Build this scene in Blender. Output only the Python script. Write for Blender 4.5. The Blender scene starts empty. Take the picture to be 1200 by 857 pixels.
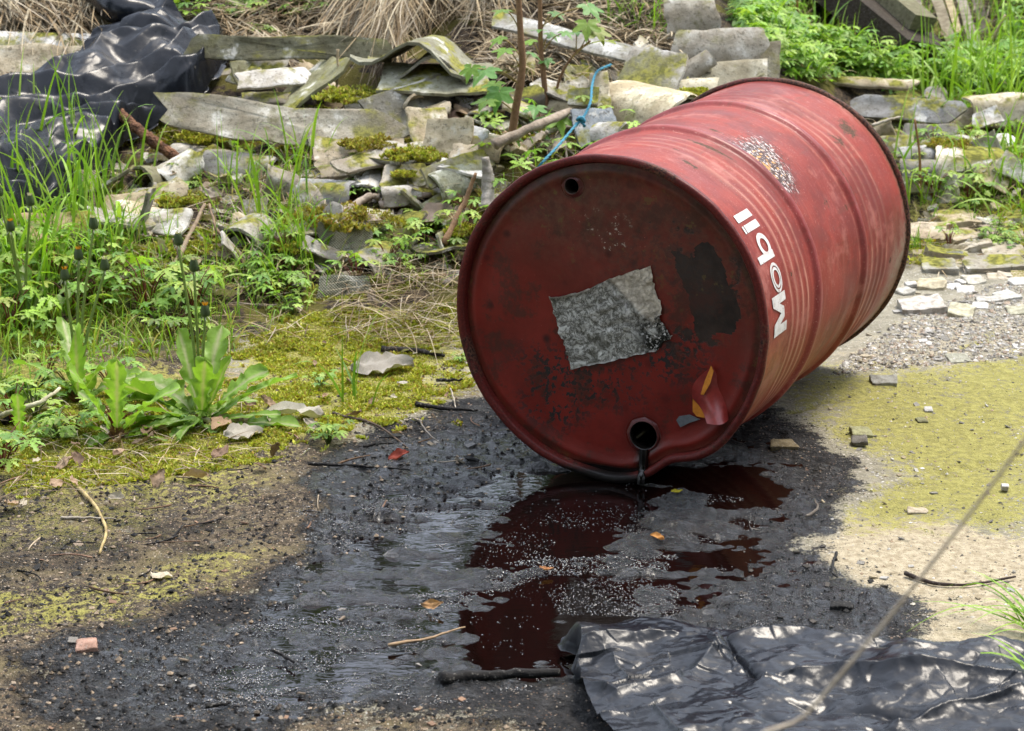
import bpy, math, random
import numpy as np
from mathutils import Vector, Matrix, Euler
random.seed(7)
RNG = np.random.default_rng(7)
SC = bpy.context.scene
COL = SC.collection
R = math.radians

# ------------------------------------------------------------------ camera, sky, sun, exposure
CAM_H, PITCH, FPX = 1.4402, R(15.952), 2994.2
cd = bpy.data.cameras.new('camera'); cam = bpy.data.objects.new('camera', cd); COL.objects.link(cam)
cd.sensor_width = 36.0; cd.lens = FPX/1200*36.0; cd.clip_start = .05; cd.clip_end = 300
cam.location = (0, 0, CAM_H); cam.rotation_euler = (R(90)-PITCH, 0, 0)
cd.dof.use_dof = True; cd.dof.focus_distance = 4.45; cd.dof.aperture_fstop = 12.0
SC.camera = cam
SUN_EL, SUN_AZ = R(64), R(52)              # azimuth measured from +Y towards +X
w = bpy.data.worlds.new('World'); SC.world = w; w.use_nodes = True
nt = w.node_tree; bg = nt.nodes['Background']
sky = nt.nodes.new('ShaderNodeTexSky'); sky.sky_type = 'NISHITA'; sky.sun_disc = False
sky.sun_elevation = SUN_EL; sky.sun_rotation = SUN_AZ; sky.air_density = 1.0; sky.dust_density = 3.0; sky.ozone_density = 1.0
mx = nt.nodes.new('ShaderNodeMix'); mx.data_type = 'RGBA'; mx.inputs[0].default_value = .62
nt.links.new(sky.outputs[0], mx.inputs[6]); mx.inputs[7].default_value = (9.5, 10.3, 11.9, 1)   # thin even cloud
nt.links.new(mx.outputs[2], bg.inputs[0]); bg.inputs[1].default_value = .128
sl = bpy.data.lights.new('sun', 'SUN'); sl.energy = 2.2; sl.angle = R(20); sl.color = (1, .91, .78)
so = bpy.data.objects.new('sun', sl); COL.objects.link(so)
sdir = Vector((math.sin(SUN_AZ)*math.cos(SUN_EL), math.cos(SUN_AZ)*math.cos(SUN_EL), math.sin(SUN_EL)))
so.rotation_euler = sdir.to_track_quat('Z', 'Y').to_euler(); so.location = (3, 6, 8)
SC.view_settings.view_transform = 'Standard'; SC.view_settings.look = 'None'
SC.view_settings.exposure = 1.22; SC.view_settings.gamma = 1

# ------------------------------------------------------------------ numeric helpers
def smooth(t): t = np.clip(t, 0, 1); return t*t*(3-2*t)
_tabs = {}
def vnoise(x, y, seed=0):
    if seed not in _tabs: _tabs[seed] = np.random.default_rng(1000+seed).random((256, 256))
    T = _tabs[seed]
    xi = np.floor(x).astype(int); yi = np.floor(y).astype(int); fx = x-xi; fy = y-yi
    fx = fx*fx*(3-2*fx); fy = fy*fy*(3-2*fy)
    a = T[xi & 255, yi & 255]; b = T[(xi+1) & 255, yi & 255]; c = T[xi & 255, (yi+1) & 255]; d = T[(xi+1) & 255, (yi+1) & 255]
    return ((a*(1-fx)+b*fx)*(1-fy)+(c*(1-fx)+d*fx)*fy)*2-1
def fbm(x, y, s, o=3, seed=0, g=.5):
    r = 0; a = 1; f = 1/s
    for k in range(o): r = r+a*vnoise(x*f+17*k, y*f-9*k, seed+k); a *= g; f *= 2.03
    return r
cp, sp = math.cos(PITCH), math.sin(PITCH)
def ray(px, py):
    v = np.array([(px-600)/FPX, -(py-428.5)/FPX, 1.0])
    d = np.array([v[0], v[2]*cp+v[1]*sp, v[1]*cp-v[2]*sp]); return d
def flat(px, py, z=0.0):
    d = ray(px, py); t = (z-CAM_H)/d[2]; return d[0]*t, d[1]*t
def inpoly(x, y, P):
    r = np.zeros(np.shape(x), bool); n = len(P); j = n-1
    for i in range(n):
        xi, yi = P[i]; xj, yj = P[j]
        c = ((yi > y) != (yj > y)) & (x < (xj-xi)*(y-yi)/(yj-yi+1e-12)+xi); r ^= c; j = i
    return r
class Raster:                                   # a soft ground zone, looked up in metres
    X0, Y0, D = -2.0, 2.4, .01; NX, NY = 420, 420
    def __init__(s, polys, blur=3, pix=True):
        gx, gy = np.meshgrid(s.X0+s.D*np.arange(s.NX), s.Y0+s.D*np.arange(s.NY), indexing='ij')
        a = np.zeros(gx.shape)
        for P in polys:
            w_ = 1.0
            if isinstance(P, tuple): P, w_ = P
            Q = [flat(*p) for p in P] if pix else P
            a = np.maximum(a, w_*inpoly(gx, gy, Q))
        for _ in range(2):
            for ax in (0, 1):
                k = np.ones(2*blur+1)/(2*blur+1)
                a = np.apply_along_axis(lambda v: np.convolve(np.pad(v, blur, 'edge'), k, 'valid'), ax, a)
        s.a = a
    def __call__(s, x, y):
        u = np.clip((x-s.X0)/s.D, 0, s.NX-1.001); v = np.clip((y-s.Y0)/s.D, 0, s.NY-1.001)
        i = u.astype(int); j = v.astype(int); fu = u-i; fv = v-j
        return (s.a[i, j]*(1-fu)+s.a[i+1, j]*fu)*(1-fv)+(s.a[i, j+1]*(1-fu)+s.a[i+1, j+1]*fu)*fv

OIL = Raster([[(955,505),(985,545),(1000,580),(960,612),(935,640),(985,672),(1040,690),(1085,720),(1095,770),(1000,810),(760,880),(690,900),(600,838),(480,826),(380,835),(300,862),(150,880),(40,850),(15,800),(70,750),(170,728),(300,692),(370,655),(350,625),(385,592),(365,562),(400,532),(440,505),(500,490),(560,470),(640,440),(860,430),(900,476)],
               ([(-60,560),(120,572),(230,590),(280,640),(160,676),(-60,690)], .22)], 3)
WET = Raster([[(400,595),(470,568),(560,548),(640,545),(720,540),(860,525),(915,545),(918,600),(880,630),(910,640),(880,668),(810,690),(790,720),(760,760),(650,790),(560,795),(480,806),(400,822),(300,832),(250,806),(236,772),(300,742),(330,700),(370,660),(390,620)]], 4)
DEEP = Raster([[(590,610),(650,560),(700,530),(770,530),(760,580),(735,600),(700,640),(620,655),(560,652)],
               [(545,720),(590,692),(660,668),(730,690),(740,715),(690,775),(640,785),(560,780)],
               [(780,540),(900,545),(905,590),(880,605),(830,572)], [(770,645),(830,640),(900,636),(880,655),(800,672)],
               ([(330,800),(290,775),(380,700),(430,640),(470,600),(560,560),(620,570),(545,640),(500,690),(525,760),(430,805)], .20)], 3)
ISLE = Raster([[(740,590),(790,572),(850,590),(872,618),(790,622),(740,612)], ([(480,690),(560,668),(640,652),(700,640),(640,665),(560,690)], .75), ([(390,600),(440,590),(470,600),(420,612)], .8),
               ([(700,655),(760,645),(790,650),(740,662)], .8), ([(800,690),(730,690),(700,705),(760,725)], .55), ([(430,690),(520,640),(540,650),(450,705)], .45), ([(330,760),(420,730),(500,735),(420,752)], .45)], 2)
MOSS = Raster([([(60,640),(260,590),(340,545),(300,530),(60,560),(-60,600),(-60,660)], .55), ([(930,430),(960,500),(1010,520),(1060,540),(1220,520),(1260,400),(1060,440)], .9), ([(1000,590),(1100,580),(1260,560),(1260,640),(1100,625),(1010,610)], .6), [(-40,560),(-40,420),(120,430),(270,440),(300,520),(120,570)], [(30,585),(120,560),(260,545),(330,520),(420,500),(520,480),(545,430),(540,395),(400,385),(300,400),(270,470),(120,540)], ([(960,490),(1010,520),(1060,560),(1000,590),(960,640),(1060,610),(1200,600),(1260,470),(1200,430),(1050,470)], 1.0),
               ([(-60,700),(120,690),(260,630),(320,650),(240,705),(60,750),(-60,770)], .55), ([(930,460),(1010,440),(1120,405),(1000,480)], .4), ([(1060,250),(1080,330),(1130,300),(1190,240),(1100,220)], .7), ([(0,600),(120,590),(230,640),(100,660)], .4)], 5)
PALE = Raster([[(940,640),(1000,600),(1100,610),(1260,640),(1260,760),(1090,760),(1080,720),(1040,692),(985,672)], ([(-40,700),(140,680),(220,660),(160,720),(60,750),(-40,770)], .34), ([(980,420),(1060,380),(1200,370),(1260,420),(1060,450),(960,480)], .45)], 4)
SHEEN = Raster([([(60,770),(200,730),(260,770),(300,835),(120,850)], .45), ([(330,600),(420,540),(560,500),(640,500),(640,560),(420,600)], .5), ([(880,560),(1000,600),(930,650),(1070,720),(900,750),(700,750),(860,660)], .8)], 8)
DIRT = Raster([[(-300,540),(-300,400),(240,400),(290,440),(300,500),(420,480),(430,600),(400,690),(250,770),(-300,770)], ([(-300,760),(60,770),(300,850),(480,826),(600,838),(720,900),(-100,900)], 1.0), ([(500,440),(620,440),(620,520),(440,510)], .6)], 6)

def heap(x, y):
    x = np.asarray(x, float); y = np.asarray(y, float)
    ys = 5.10+.85*smooth((x-.30)/.9); sl_ = .235-.105*smooth((x-.25)/.9)
    d = y-ys; d = np.where(d > 3.2, 3.2+(d-3.2)*.35, d)
    p = (d+np.sqrt(d*d+.02))/2-.035*np.exp(-(d/.3)**2)
    z = sl_*np.maximum(p, 0)
    k = smooth((y-ys)/.5)
    return z+k*(.055*fbm(x, y, .5, 3, 3)+.018*fbm(x, y, .12, 2, 9))
def seg_dist(x, y, a, b):
    ax, ay = a; bx, by = b; dx, dy = bx-ax, by-ay
    t = np.clip(((x-ax)*dx+(y-ay)*dy)/(dx*dx+dy*dy), 0, 1); return np.hypot(x-ax-t*dx, y-ay-t*dy)
CRACKS = [[flat(*p) for p in L] for L in ([(985,585),(1040,572),(1090,560),(1150,540),(1260,515)], [(930,485),(1000,462),(1060,450),(1130,438),(1260,415)], [(1000,430),(1080,425),(1150,400),(1170,385)])]
def crack(x, y):
    r = np.full(np.shape(x), 9.0)
    wx = x+.012*vnoise(x/.04, y/.04, 31); wy = y+.012*vnoise(x/.04, y/.04, 32)
    for L in CRACKS:
        for a, b in zip(L, L[1:]): r = np.minimum(r, seg_dist(wx, wy, a, b))
    return r
def warp(x, y): return x+.03*fbm(x, y, .09, 3, 41), y+.03*fbm(x, y, .09, 3, 45)
LIQ = -.004
def ground_z(x, y):
    x = np.asarray(x, float); y = np.asarray(y, float)
    wx, wy = warp(x, y)
    oil = OIL(wx, wy); wet = WET(wx, wy); deep = DEEP(wx, wy); isl = ISLE(wx, wy)
    near = 1-smooth((y-4.9)/.4)
    z = heap(x, y)
    z = z+.0016*fbm(x, y, .05, 3, 5)+.004*fbm(x, y, .4, 2, 6)*(1-wet)
    z = z+oil*(1-.55*deep)*(.0042*fbm(x, y, .035, 3, 12)+.003*fbm(x*.6, y, .012, 2, 15))*near
    z = z+DIRT(wx, wy)*.004*fbm(x, y, .03, 3, 21)
    z = z-wet*.0058-deep*wet*.0075+isl*wet*.0085
    z = z+wet*.0085*np.maximum(fbm(x*.30+.25*y, y, .030, 3, 360), -.35)*(1-.25*deep)+wet*.0022*fbm(x*.5, y, .009, 2, 365)
    z = z+.004*smooth((fbm(x, y, .02, 1, 24)-.45)/.4)*oil*(1-deep)
    c = crack(x, y); z = z-.007*np.exp(-(c/.006)**2)*(1-smooth(oil*2))
    return z
def at(px, py, h=0.0):                          # the place on the ground or the heap seen there, h above it
    d = ray(px, py); Y = np.linspace(2.6, 11, 900); t = Y/d[1]
    g = CAM_H+d[2]*t-(heap(d[0]*t, Y)+h); k = int(np.argmax(g < 0)) or 899
    g0, g1 = g[k-1], g[k]; y = Y[k-1]+(Y[k]-Y[k-1])*g0/(g0-g1+1e-9); t = y/d[1]
    return Vector((d[0]*t, y, CAM_H+d[2]*t))
def hz(x, y): return float(heap(np.array([x]), np.array([y]))[0])
def gz(x, y): return float(ground_z(np.array([x]), np.array([y]))[0])

# ------------------------------------------------------------------ mesh helpers
def mesh(name, V, F, mats=(), smooth_=True, attrs=None, mi=None):
    me = bpy.data.meshes.new(name)
    V = np.asarray(V, np.float32)
    if isinstance(F, np.ndarray):
        n, k = F.shape
        me.vertices.add(len(V)); me.vertices.foreach_set('co', V.ravel())
        me.loops.add(n*k); me.loops.foreach_set('vertex_index', F.ravel().astype(np.int32))
        me.polygons.add(n); me.polygons.foreach_set('loop_start', np.arange(0, n*k, k, dtype=np.int32))
        me.polygons.foreach_set('loop_total', np.full(n, k, np.int32))
    else:
        me.from_pydata(V.tolist(), [], F)
    for m in mats: me.materials.append(m)
    if mi is not None: me.polygons.foreach_set('material_index', np.asarray(mi, np.int32))
    me.polygons.foreach_set('use_smooth', np.full(len(me.polygons), smooth_, bool))
    for k, a in (attrs or {}).items():
        a = np.asarray(a, np.float32)
        if a.ndim == 1: at_ = me.attributes.new(k, 'FLOAT', 'POINT'); at_.data.foreach_set('value', a)
        else:
            if a.shape[1] == 3: a = np.concatenate([a, np.ones((len(a), 1), np.float32)], 1)
            at_ = me.attributes.new(k, 'FLOAT_COLOR', 'POINT'); at_.data.foreach_set('color', a.ravel())
    me.update(calc_edges=True); me.validate()
    return me
def link(name, me, parent=None, loc=None, rot=None, scale=None, **props):
    o = bpy.data.objects.new(name, me); COL.objects.link(o)
    if parent: o.parent = parent
    if loc is not None: o.location = loc
    if rot is not None: o.rotation_euler = rot
    if scale is not None: o.scale = (scale,)*3 if isinstance(scale, (int, float)) else scale
    for k, v in props.items(): o[k] = v
    return o
def tag(o, label, cat, group=None):
    o['label'] = label; o['category'] = cat
    if group: o['group'] = group
    return o
def empty(name, loc, label, cat, group=None, rz=0):
    o = bpy.data.objects.new(name, None); COL.objects.link(o); o.location = loc; o.rotation_euler = (0, 0, rz); o.empty_display_size = .05
    return tag(o, label, cat, group)
def dup(o, loc, rot, scale, label=None, group=None):
    c = o.copy(); COL.objects.link(c); c.location = loc; c.rotation_euler = rot; c.scale = (scale,)*3
    if label: c['label'] = label
    if group: c['group'] = group
    for ch in o.children:
        d = ch.copy(); COL.objects.link(d); d.parent = c
        for g2 in ch.children: e = g2.copy(); COL.objects.link(e); e.parent = d
    return c
def gridfaces(n, m, wrap=False):                # n rows x m columns of vertices
    i = np.arange(n-1)[:, None]; j = np.arange(m if wrap else m-1)[None]; k = (j+1) % m
    return np.stack([i*m+j, i*m+k, (i+1)*m+k, (i+1)*m+j], -1).reshape(-1, 4)
class MB:                                       # collects pieces into one mesh
    def __init__(s): s.V = []; s.F = []; s.C = []; s.n = 0; s.M = []
    def add(s, V, F, c=None, m=0):
        V = np.asarray(V, float); s.V.append(V); F = np.asarray(F)
        if F.shape[1] == 3: F = np.concatenate([F, F[:, 2:3]], 1)
        s.F.append(F+s.n); s.n += len(V); s.M.append(np.full(len(F), m))
        s.C.append(np.tile(np.asarray(c if c is not None else (1, 1, 1), float), (len(V), 1)) if c is None or np.ndim(c) == 1 else np.asarray(c))
    def build(s, name, mats, smooth_=True):
        V = np.concatenate(s.V); F = np.concatenate(s.F); C = np.concatenate(s.C); mi = np.concatenate(s.M)
        tri = F[:, 2] == F[:, 3]
        L = np.where(tri, 3, 4); st = np.concatenate([[0], np.cumsum(L)[:-1]])
        flat_ = F.ravel()[np.stack([np.ones_like(tri), np.ones_like(tri), np.ones_like(tri), ~tri], 1).ravel()]
        me = bpy.data.meshes.new(name); me.vertices.add(len(V)); me.vertices.foreach_set('co', V.astype(np.float32).ravel())
        me.loops.add(len(flat_)); me.loops.foreach_set('vertex_index', flat_.astype(np.int32))
        me.polygons.add(len(F)); me.polygons.foreach_set('loop_start', st.astype(np.int32)); me.polygons.foreach_set('loop_total', L.astype(np.int32))
        for m in mats: me.materials.append(m)
        me.polygons.foreach_set('material_index', mi.astype(np.int32)); me.polygons.foreach_set('use_smooth', np.full(len(F), smooth_, bool))
        a = me.attributes.new('tint', 'FLOAT_COLOR', 'POINT'); a.data.foreach_set('color', np.concatenate([C, np.ones((len(C), 1))], 1).astype(np.float32).ravel())
        me.update(calc_edges=True); me.validate(); return me
def tube(P, rad, seg=6):
    P = np.asarray(P, float); n = len(P); rad = np.broadcast_to(rad, (n,))
    T = np.gradient(P, axis=0); T /= np.linalg.norm(T, axis=1)[:, None]+1e-12
    ref = np.array([0, 0, 1.0]) if abs(T[:, 2]).mean() < .85 else np.array([1.0, 0, 0])
    A = np.cross(T, ref); A /= np.linalg.norm(A, axis=1)[:, None]+1e-12; B = np.cross(T, A)
    th = np.linspace(0, 2*np.pi, seg, endpoint=False)
    V = (P[:, None]+rad[:, None, None]*(np.cos(th)[None, :, None]*A[:, None]+np.sin(th)[None, :, None]*B[:, None])).reshape(-1, 3)
    F = gridfaces(n, seg, True); V = np.concatenate([V, P[:1], P[-1:]])
    j = np.arange(seg); k = (j+1) % seg
    c0 = np.stack([np.full(seg, n*seg), k, j, j], 1); c1 = np.stack([np.full(seg, n*seg+1), (n-1)*seg+j, (n-1)*seg+k, (n-1)*seg+k], 1)
    return V, np.concatenate([F, c0, c1])
def spline(pts, n=24):
    P = np.asarray(pts, float); m = len(P)
    if m == 2: t = np.linspace(0, 1, n)[:, None]; return P[0]*(1-t)+P[1]*t
    Q = np.concatenate([[2*P[0]-P[1]], P, [2*P[-1]-P[-2]]]); out = []
    for t in np.linspace(0, m-1-1e-6, n):
        i = int(t); f = t-i; a, b, c, d = Q[i:i+4]
        out.append(.5*((2*b)+(-a+c)*f+(2*a-5*b+4*c-d)*f*f+(-a+3*b-3*c+d)*f**3))
    return np.array(out)

# ------------------------------------------------------------------ node helpers
class G:
    def __init__(s, name):
        s.m = bpy.data.materials.new(name); s.m.use_nodes = True; s.t = s.m.node_tree; s.b = s.t.nodes['Principled BSDF']; s.out = s.t.nodes['Material Output']
    def put(s, sock, v):
        if hasattr(v, 'is_linked') or isinstance(v, bpy.types.NodeSocket): s.t.links.new(v, sock)
        elif v is not None:
            if isinstance(v, (tuple, list)) and len(v) == 3 and sock.type == 'RGBA': v = (*v, 1)
            sock.default_value = v
    def n(s, ty, **p):
        nd = s.t.nodes.new('ShaderNode'+ty)
        for k, v in p.items(): setattr(nd, k, v)
        return nd
    def coord(s, k='Object'): return s.n('TexCoord').outputs[k]
    def mapping(s, v, scale=(1, 1, 1), rot=(0, 0, 0)):
        nd = s.n('Mapping'); s.put(nd.inputs[0], v); nd.inputs[3].default_value = scale; nd.inputs[2].default_value = rot; return nd.outputs[0]
    def noise(s, v, sc, det=4, ro=.55, dist=0):
        nd = s.n('TexNoise'); s.put(nd.inputs['Vector'], v); nd.inputs['Scale'].default_value = sc; nd.inputs['Detail'].default_value = det
        nd.inputs['Roughness'].default_value = ro; nd.inputs['Distortion'].default_value = dist; return nd.outputs['Fac']
    def voro(s, v, sc, feat='F1', out='Distance', rnd=1):
        nd = s.n('TexVoronoi', feature=feat); s.put(nd.inputs['Vector'], v); nd.inputs['Scale'].default_value = sc; nd.inputs['Randomness'].default_value = rnd; return nd.outputs[out]
    def ramp(s, f, a, b, lo=0.0, hi=1.0):
        nd = s.n('MapRange', interpolation_type='SMOOTHSTEP'); s.put(nd.inputs[0], f)
        for i, v in zip((1, 2, 3, 4), (a, b, lo, hi)): s.put(nd.inputs[i], v)
        return nd.outputs[0]
    def mix(s, f, a, b, mode='MIX'):
        nd = s.n('Mix', data_type='RGBA', blend_type=mode); s.put(nd.inputs[0], f); s.put(nd.inputs[6], a); s.put(nd.inputs[7], b); return nd.outputs[2]
    def ma(s, op, a, b=None, clamp=False):
        nd = s.n('Math', operation=op, use_clamp=clamp); s.put(nd.inputs[0], a)
        if b is not None: s.put(nd.inputs[1], b)
        return nd.outputs[0]
    def attr(s, name, out='Color'): return s.n('Attribute', attribute_name=name).outputs[out]
    def sep(s, c): nd = s.n('SeparateColor'); s.put(nd.inputs[0], c); return nd.outputs
    def objcol(s): return s.n('ObjectInfo').outputs['Color']
    def objrand(s): return s.n('ObjectInfo').outputs['Random']
    def bump(s, h, st=.3, d=.01, nrm=None):
        nd = s.n('Bump'); s.put(nd.inputs['Height'], h); nd.inputs['Strength'].default_value = st; nd.inputs['Distance'].default_value = d
        if nrm is not None: s.put(nd.inputs['Normal'], nrm)
        return nd.outputs[0]
    def done(s, col=None, rough=None, nrm=None, **k):
        if col is not None: s.put(s.b.inputs['Base Color'], col)
        if rough is not None: s.put(s.b.inputs['Roughness'], rough)
        if nrm is not None: s.put(s.b.inputs['Normal'], nrm)
        for a, v in k.items(): s.put(s.b.inputs[a.replace('_', ' ')], v)
        return s.m

def mat_ground():
    g = G('ground'); P = g.coord('Object')
    a = g.sep(g.attr('zone')); oil, moss, pale = a[0], a[1], a[2]
    b = g.sep(g.attr('zone2')); dirt, wet, hp = b[0], b[1], b[2]
    n0 = g.noise(P, 4, 5, .6); n1 = g.noise(P, 13, 6, .65); n2 = g.noise(P, 60, 5, .7); n3 = g.noise(P, 240, 4, .7); n4 = g.noise(P, 600, 2, .6)
    v = g.voro(P, 120); vc = g.sep(g.voro(P, 120, out='Color')); v2 = g.voro(P, 45); v3 = g.voro(P, 230); vc3 = g.sep(g.voro(P, 230, out='Color'))
    cen = lambda x, k: g.ma('MULTIPLY', g.ma('SUBTRACT', x, .5), k)
    def edge(m, k1, k2, k3, lo, hi): return g.ramp(g.ma('ADD', m, g.ma('ADD', cen(n1, k1), g.ma('ADD', cen(n2, k2), cen(n3, k3)))), lo, hi)
    c = g.mix(g.ramp(n1, .35, .65), (.19, .175, .125), (.30, .275, .21)); c = g.mix(g.ramp(n2, .38, .64, 0, .5), c, (.37, .345, .28))
    c = g.mix(g.ramp(n3, .55, .70, 0, .45), c, (.11, .095, .075))
    c = g.mix(g.ma('MULTIPLY', g.ramp(v, .34, .24), g.ramp(vc[0], .66, .70)), c, g.mix(vc[1], (.34, .29, .23), (.56, .54, .50)))
    c = g.mix(g.ma('MULTIPLY', g.ramp(v3, .36, .25), g.ramp(vc3[0], .72, .75)), c, g.mix(vc3[1], (.10, .09, .08), (.60, .57, .50)))
    pc = g.mix(g.ramp(n2, .35, .62), (.29, .24, .155), (.47, .405, .29)); pc = g.mix(g.ramp(n3, .56, .7, 0, .7), pc, (.20, .165, .115))
    c = g.mix(edge(pale, 1.6, 1.9, .9, .34, .74), c, pc)
    dc = g.mix(g.ramp(n2, .40, .62), (.026, .021, .017), (.135, .104, .066)); dc = g.mix(g.ramp(n3, .54, .66, 0, .8), dc, (.25, .20, .14)); dc = g.mix(g.ramp(n0, .5, .62, 0, .55), dc, (.19, .155, .075))
    dc = g.mix(g.ma('MULTIPLY', g.ramp(v3, .36, .25), g.ramp(vc3[0], .80, .83)), dc, g.mix(vc3[1], (.30, .16, .09), (.50, .46, .38)))
    c = g.mix(edge(dirt, 1.8, 2.0, 1.0, .36, .66), c, dc)
    hc = g.mix(g.ramp(n2, .38, .62), (.012, .009, .007), (.075, .052, .032)); hc = g.mix(g.ramp(n3, .56, .68, 0, .8), hc, (.22, .17, .11)); hc = g.mix(edge(g.ramp(n0, .46, .6), .5, .8, .3, .45, .65), hc, (.085, .075, .014))
    c = g.mix(edge(hp, .5, .8, .2, .35, .6), c, hc)
    mc = g.mix(g.ramp(n2, .36, .64), (.20, .185, .035), (.34, .32, .08)); mc = g.mix(g.ramp(n3, .52, .68, 0, .45), mc, (.12, .09, .03)); mc = g.mix(g.ramp(n4, .55, .7, 0, .6), mc, (.38, .36, .12))
    c = g.mix(g.ma('MULTIPLY', edge(moss, 1.8, 2.4, 1.0, .30, .82), .88), c, mc)
    of = edge(oil, 1.4, 1.5, .7, .32, .56)
    oc = g.mix(g.ramp(n2, .4, .62), (.008, .008, .0088), (.034, .032, .031)); oc = g.mix(g.ramp(n1, .50, .66, 0, .5), oc, (.055, .048, .040)); oc = g.mix(g.ramp(n3, .60, .74, 0, .7), oc, (.06, .052, .045))
    dry = g.ramp(wet, .45, .05)
    oc = g.mix(g.ma('MULTIPLY', g.ma('MULTIPLY', g.ramp(v, .32, .22), g.ramp(vc[2], .86, .88)), dry), oc, g.mix(vc[1], (.22, .13, .08), (.34, .30, .24)))
    oc = g.mix(g.ma('MULTIPLY', g.ma('MULTIPLY', g.ramp(v3, .36, .25), g.ramp(vc3[2], .80, .82)), dry), oc, g.mix(vc3[1], (.22, .12, .07), (.38, .34, .28)))
    c = g.mix(of, c, oc)
    wf = g.ramp(g.ma('ADD', wet, g.ma('ADD', cen(n1, .9), cen(n2, .5))), .02, .42)
    ro = g.ma('SUBTRACT', .93, g.ma('MULTIPLY', of, g.ma('ADD', .36, g.ma('MULTIPLY', wf, .34))))
    h = g.ma('ADD', g.ma('MULTIPLY', n2, .8), g.ma('ADD', g.ma('MULTIPLY', n3, g.ma('ADD', .42, g.ma('MULTIPLY', g.ma('MULTIPLY', of, wf), .75))), g.ma('ADD', g.ma('MULTIPLY', v2, .35), g.ma('MULTIPLY', v3, .12))))
    return g.done(c, ro, g.bump(g.ma('MULTIPLY', h, g.ma('ADD', .45, g.ma('MULTIPLY', of, .55))), 1.0, .016), Coat_Weight=g.ma('MULTIPLY', g.ma('MULTIPLY', of, wf), .9), Coat_Roughness=.2, Coat_IOR=1.7, Coat_Normal=g.bump(h, 1.0, .012), Specular_IOR_Level=g.ma('ADD', .22, g.ma('MULTIPLY', g.ma('MULTIPLY', of, wf), .78)))
def mat_oil():
    g = G('oil'); P = g.coord('Object')
    n = g.noise(g.mapping(P, (1, 2.2, 1)), 16, 3, .5); n2 = g.noise(P, 120, 2, .5)
    return g.done((.0035, .0015, .0012), .045, g.bump(g.ma('ADD', n, g.ma('MULTIPLY', n2, .10)), .045, .01), IOR=1.42)
def mat_cement(name, hatch=False):
    g = G(name); P = g.coord('Object'); oc = g.objcol(); rnd = g.objrand()
    off = g.n('VectorMath', operation='ADD'); g.put(off.inputs[0], P); cmb = g.n('CombineXYZ')
    for i in range(3): g.put(cmb.inputs[i], g.ma('MULTIPLY', rnd, 7.0+i*5))
    g.put(off.inputs[1], cmb.outputs[0]); P = off.outputs[0]
    n1 = g.noise(P, 14, 6, .62); n2 = g.noise(P, 70, 4, .65); n3 = g.noise(P, 300, 2, .6)
    c = g.mix(g.ramp(n1, .36, .64), g.mix(1.0, oc, (.62, .58, .52), 'MULTIPLY'), oc)
    c = g.mix(g.ramp(n1, .58, .66, 0, .7), c, (.64, .62, .57)); c = g.mix(g.ramp(g.noise(P, 110, 4, .7), .60, .66, 0, .8), c, (.10, .095, .08))
    c = g.mix(g.ramp(n2, .54, .66, 0, .75), c, g.mix(1.0, oc, (.33, .31, .26), 'MULTIPLY'))
    c = g.mix(g.ramp(g.noise(P, 26, 4, .6), .56, .68, 0, .5), c, (.16, .15, .06))
    nz = g.n('SeparateXYZ'); g.put(nz.inputs[0], g.n('NewGeometry').outputs['Normal'])
    mo = g.ma('MULTIPLY', g.ramp(nz.outputs[2], .3, .8), g.ramp(g.ma('ADD', g.noise(P, 9, 5, .6), g.ma('MULTIPLY', rnd, .12)), .56, .66))
    c = g.mix(mo, c, g.mix(g.ramp(n2, .4, .6), (.10, .10, .018), (.24, .23, .04)))
    h = g.ma('ADD', n2, g.ma('MULTIPLY', n3, .5))
    if hatch:
        w1 = g.n('TexWave', wave_type='BANDS', bands_direction='DIAGONAL'); w1.inputs['Scale'].default_value = 95; g.put(w1.inputs[0], P)
        w2 = g.n('TexWave', wave_type='BANDS', bands_direction='DIAGONAL'); w2.inputs['Scale'].default_value = 95; g.put(w2.inputs[0], g.mapping(P, (-1, 1, 1)))
        hh = g.ma('MULTIPLY', w1.outputs[1], w2.outputs[1]); h = g.ma('ADD', g.ma('MULTIPLY', h, .5), g.ma('MULTIPLY', hh, 2.0)); c = g.mix(g.ramp(hh, .0, .35, .35, 0), c, (.12, .12, .08))
    return g.done(c, .9, g.bump(h, .6, .004), Specular_IOR_Level=.25)
def mat_plastic(name='black_plastic', dust=.075, sp_=.42):
    g = G(name); P = g.coord('Object')
    n1 = g.noise(P, 22, 5, .6); n2 = g.noise(P, 90, 4, .6); v = g.voro(g.mapping(P, (1, 1, .4), (0, 0, .5)), 14, 'DISTANCE_TO_EDGE')
    c = g.mix(g.ramp(n1, .45, .75), (.006, .0072, .0105), (.013, .0155, .021)); c = g.mix(g.ramp(g.noise(P, 5, 5, .65), .45, .7, 0, .35), c, (dust, dust*1.04, dust*1.14)); c = g.mix(g.ramp(n2, .66, .72, 0, .5), c, (.15, .14, .12))
    h = g.ma('ADD', g.ma('MULTIPLY', g.ramp(v, 0, .12), .35), g.ma('ADD', g.ma('MULTIPLY', n1, 1.0), g.ma('MULTIPLY', n2, .2)))
    return g.done(c, g.ramp(g.noise(P, 7, 5, .65), .3, .7, .20, .36), g.bump(h, .30, .004), Specular_IOR_Level=sp_)
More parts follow.
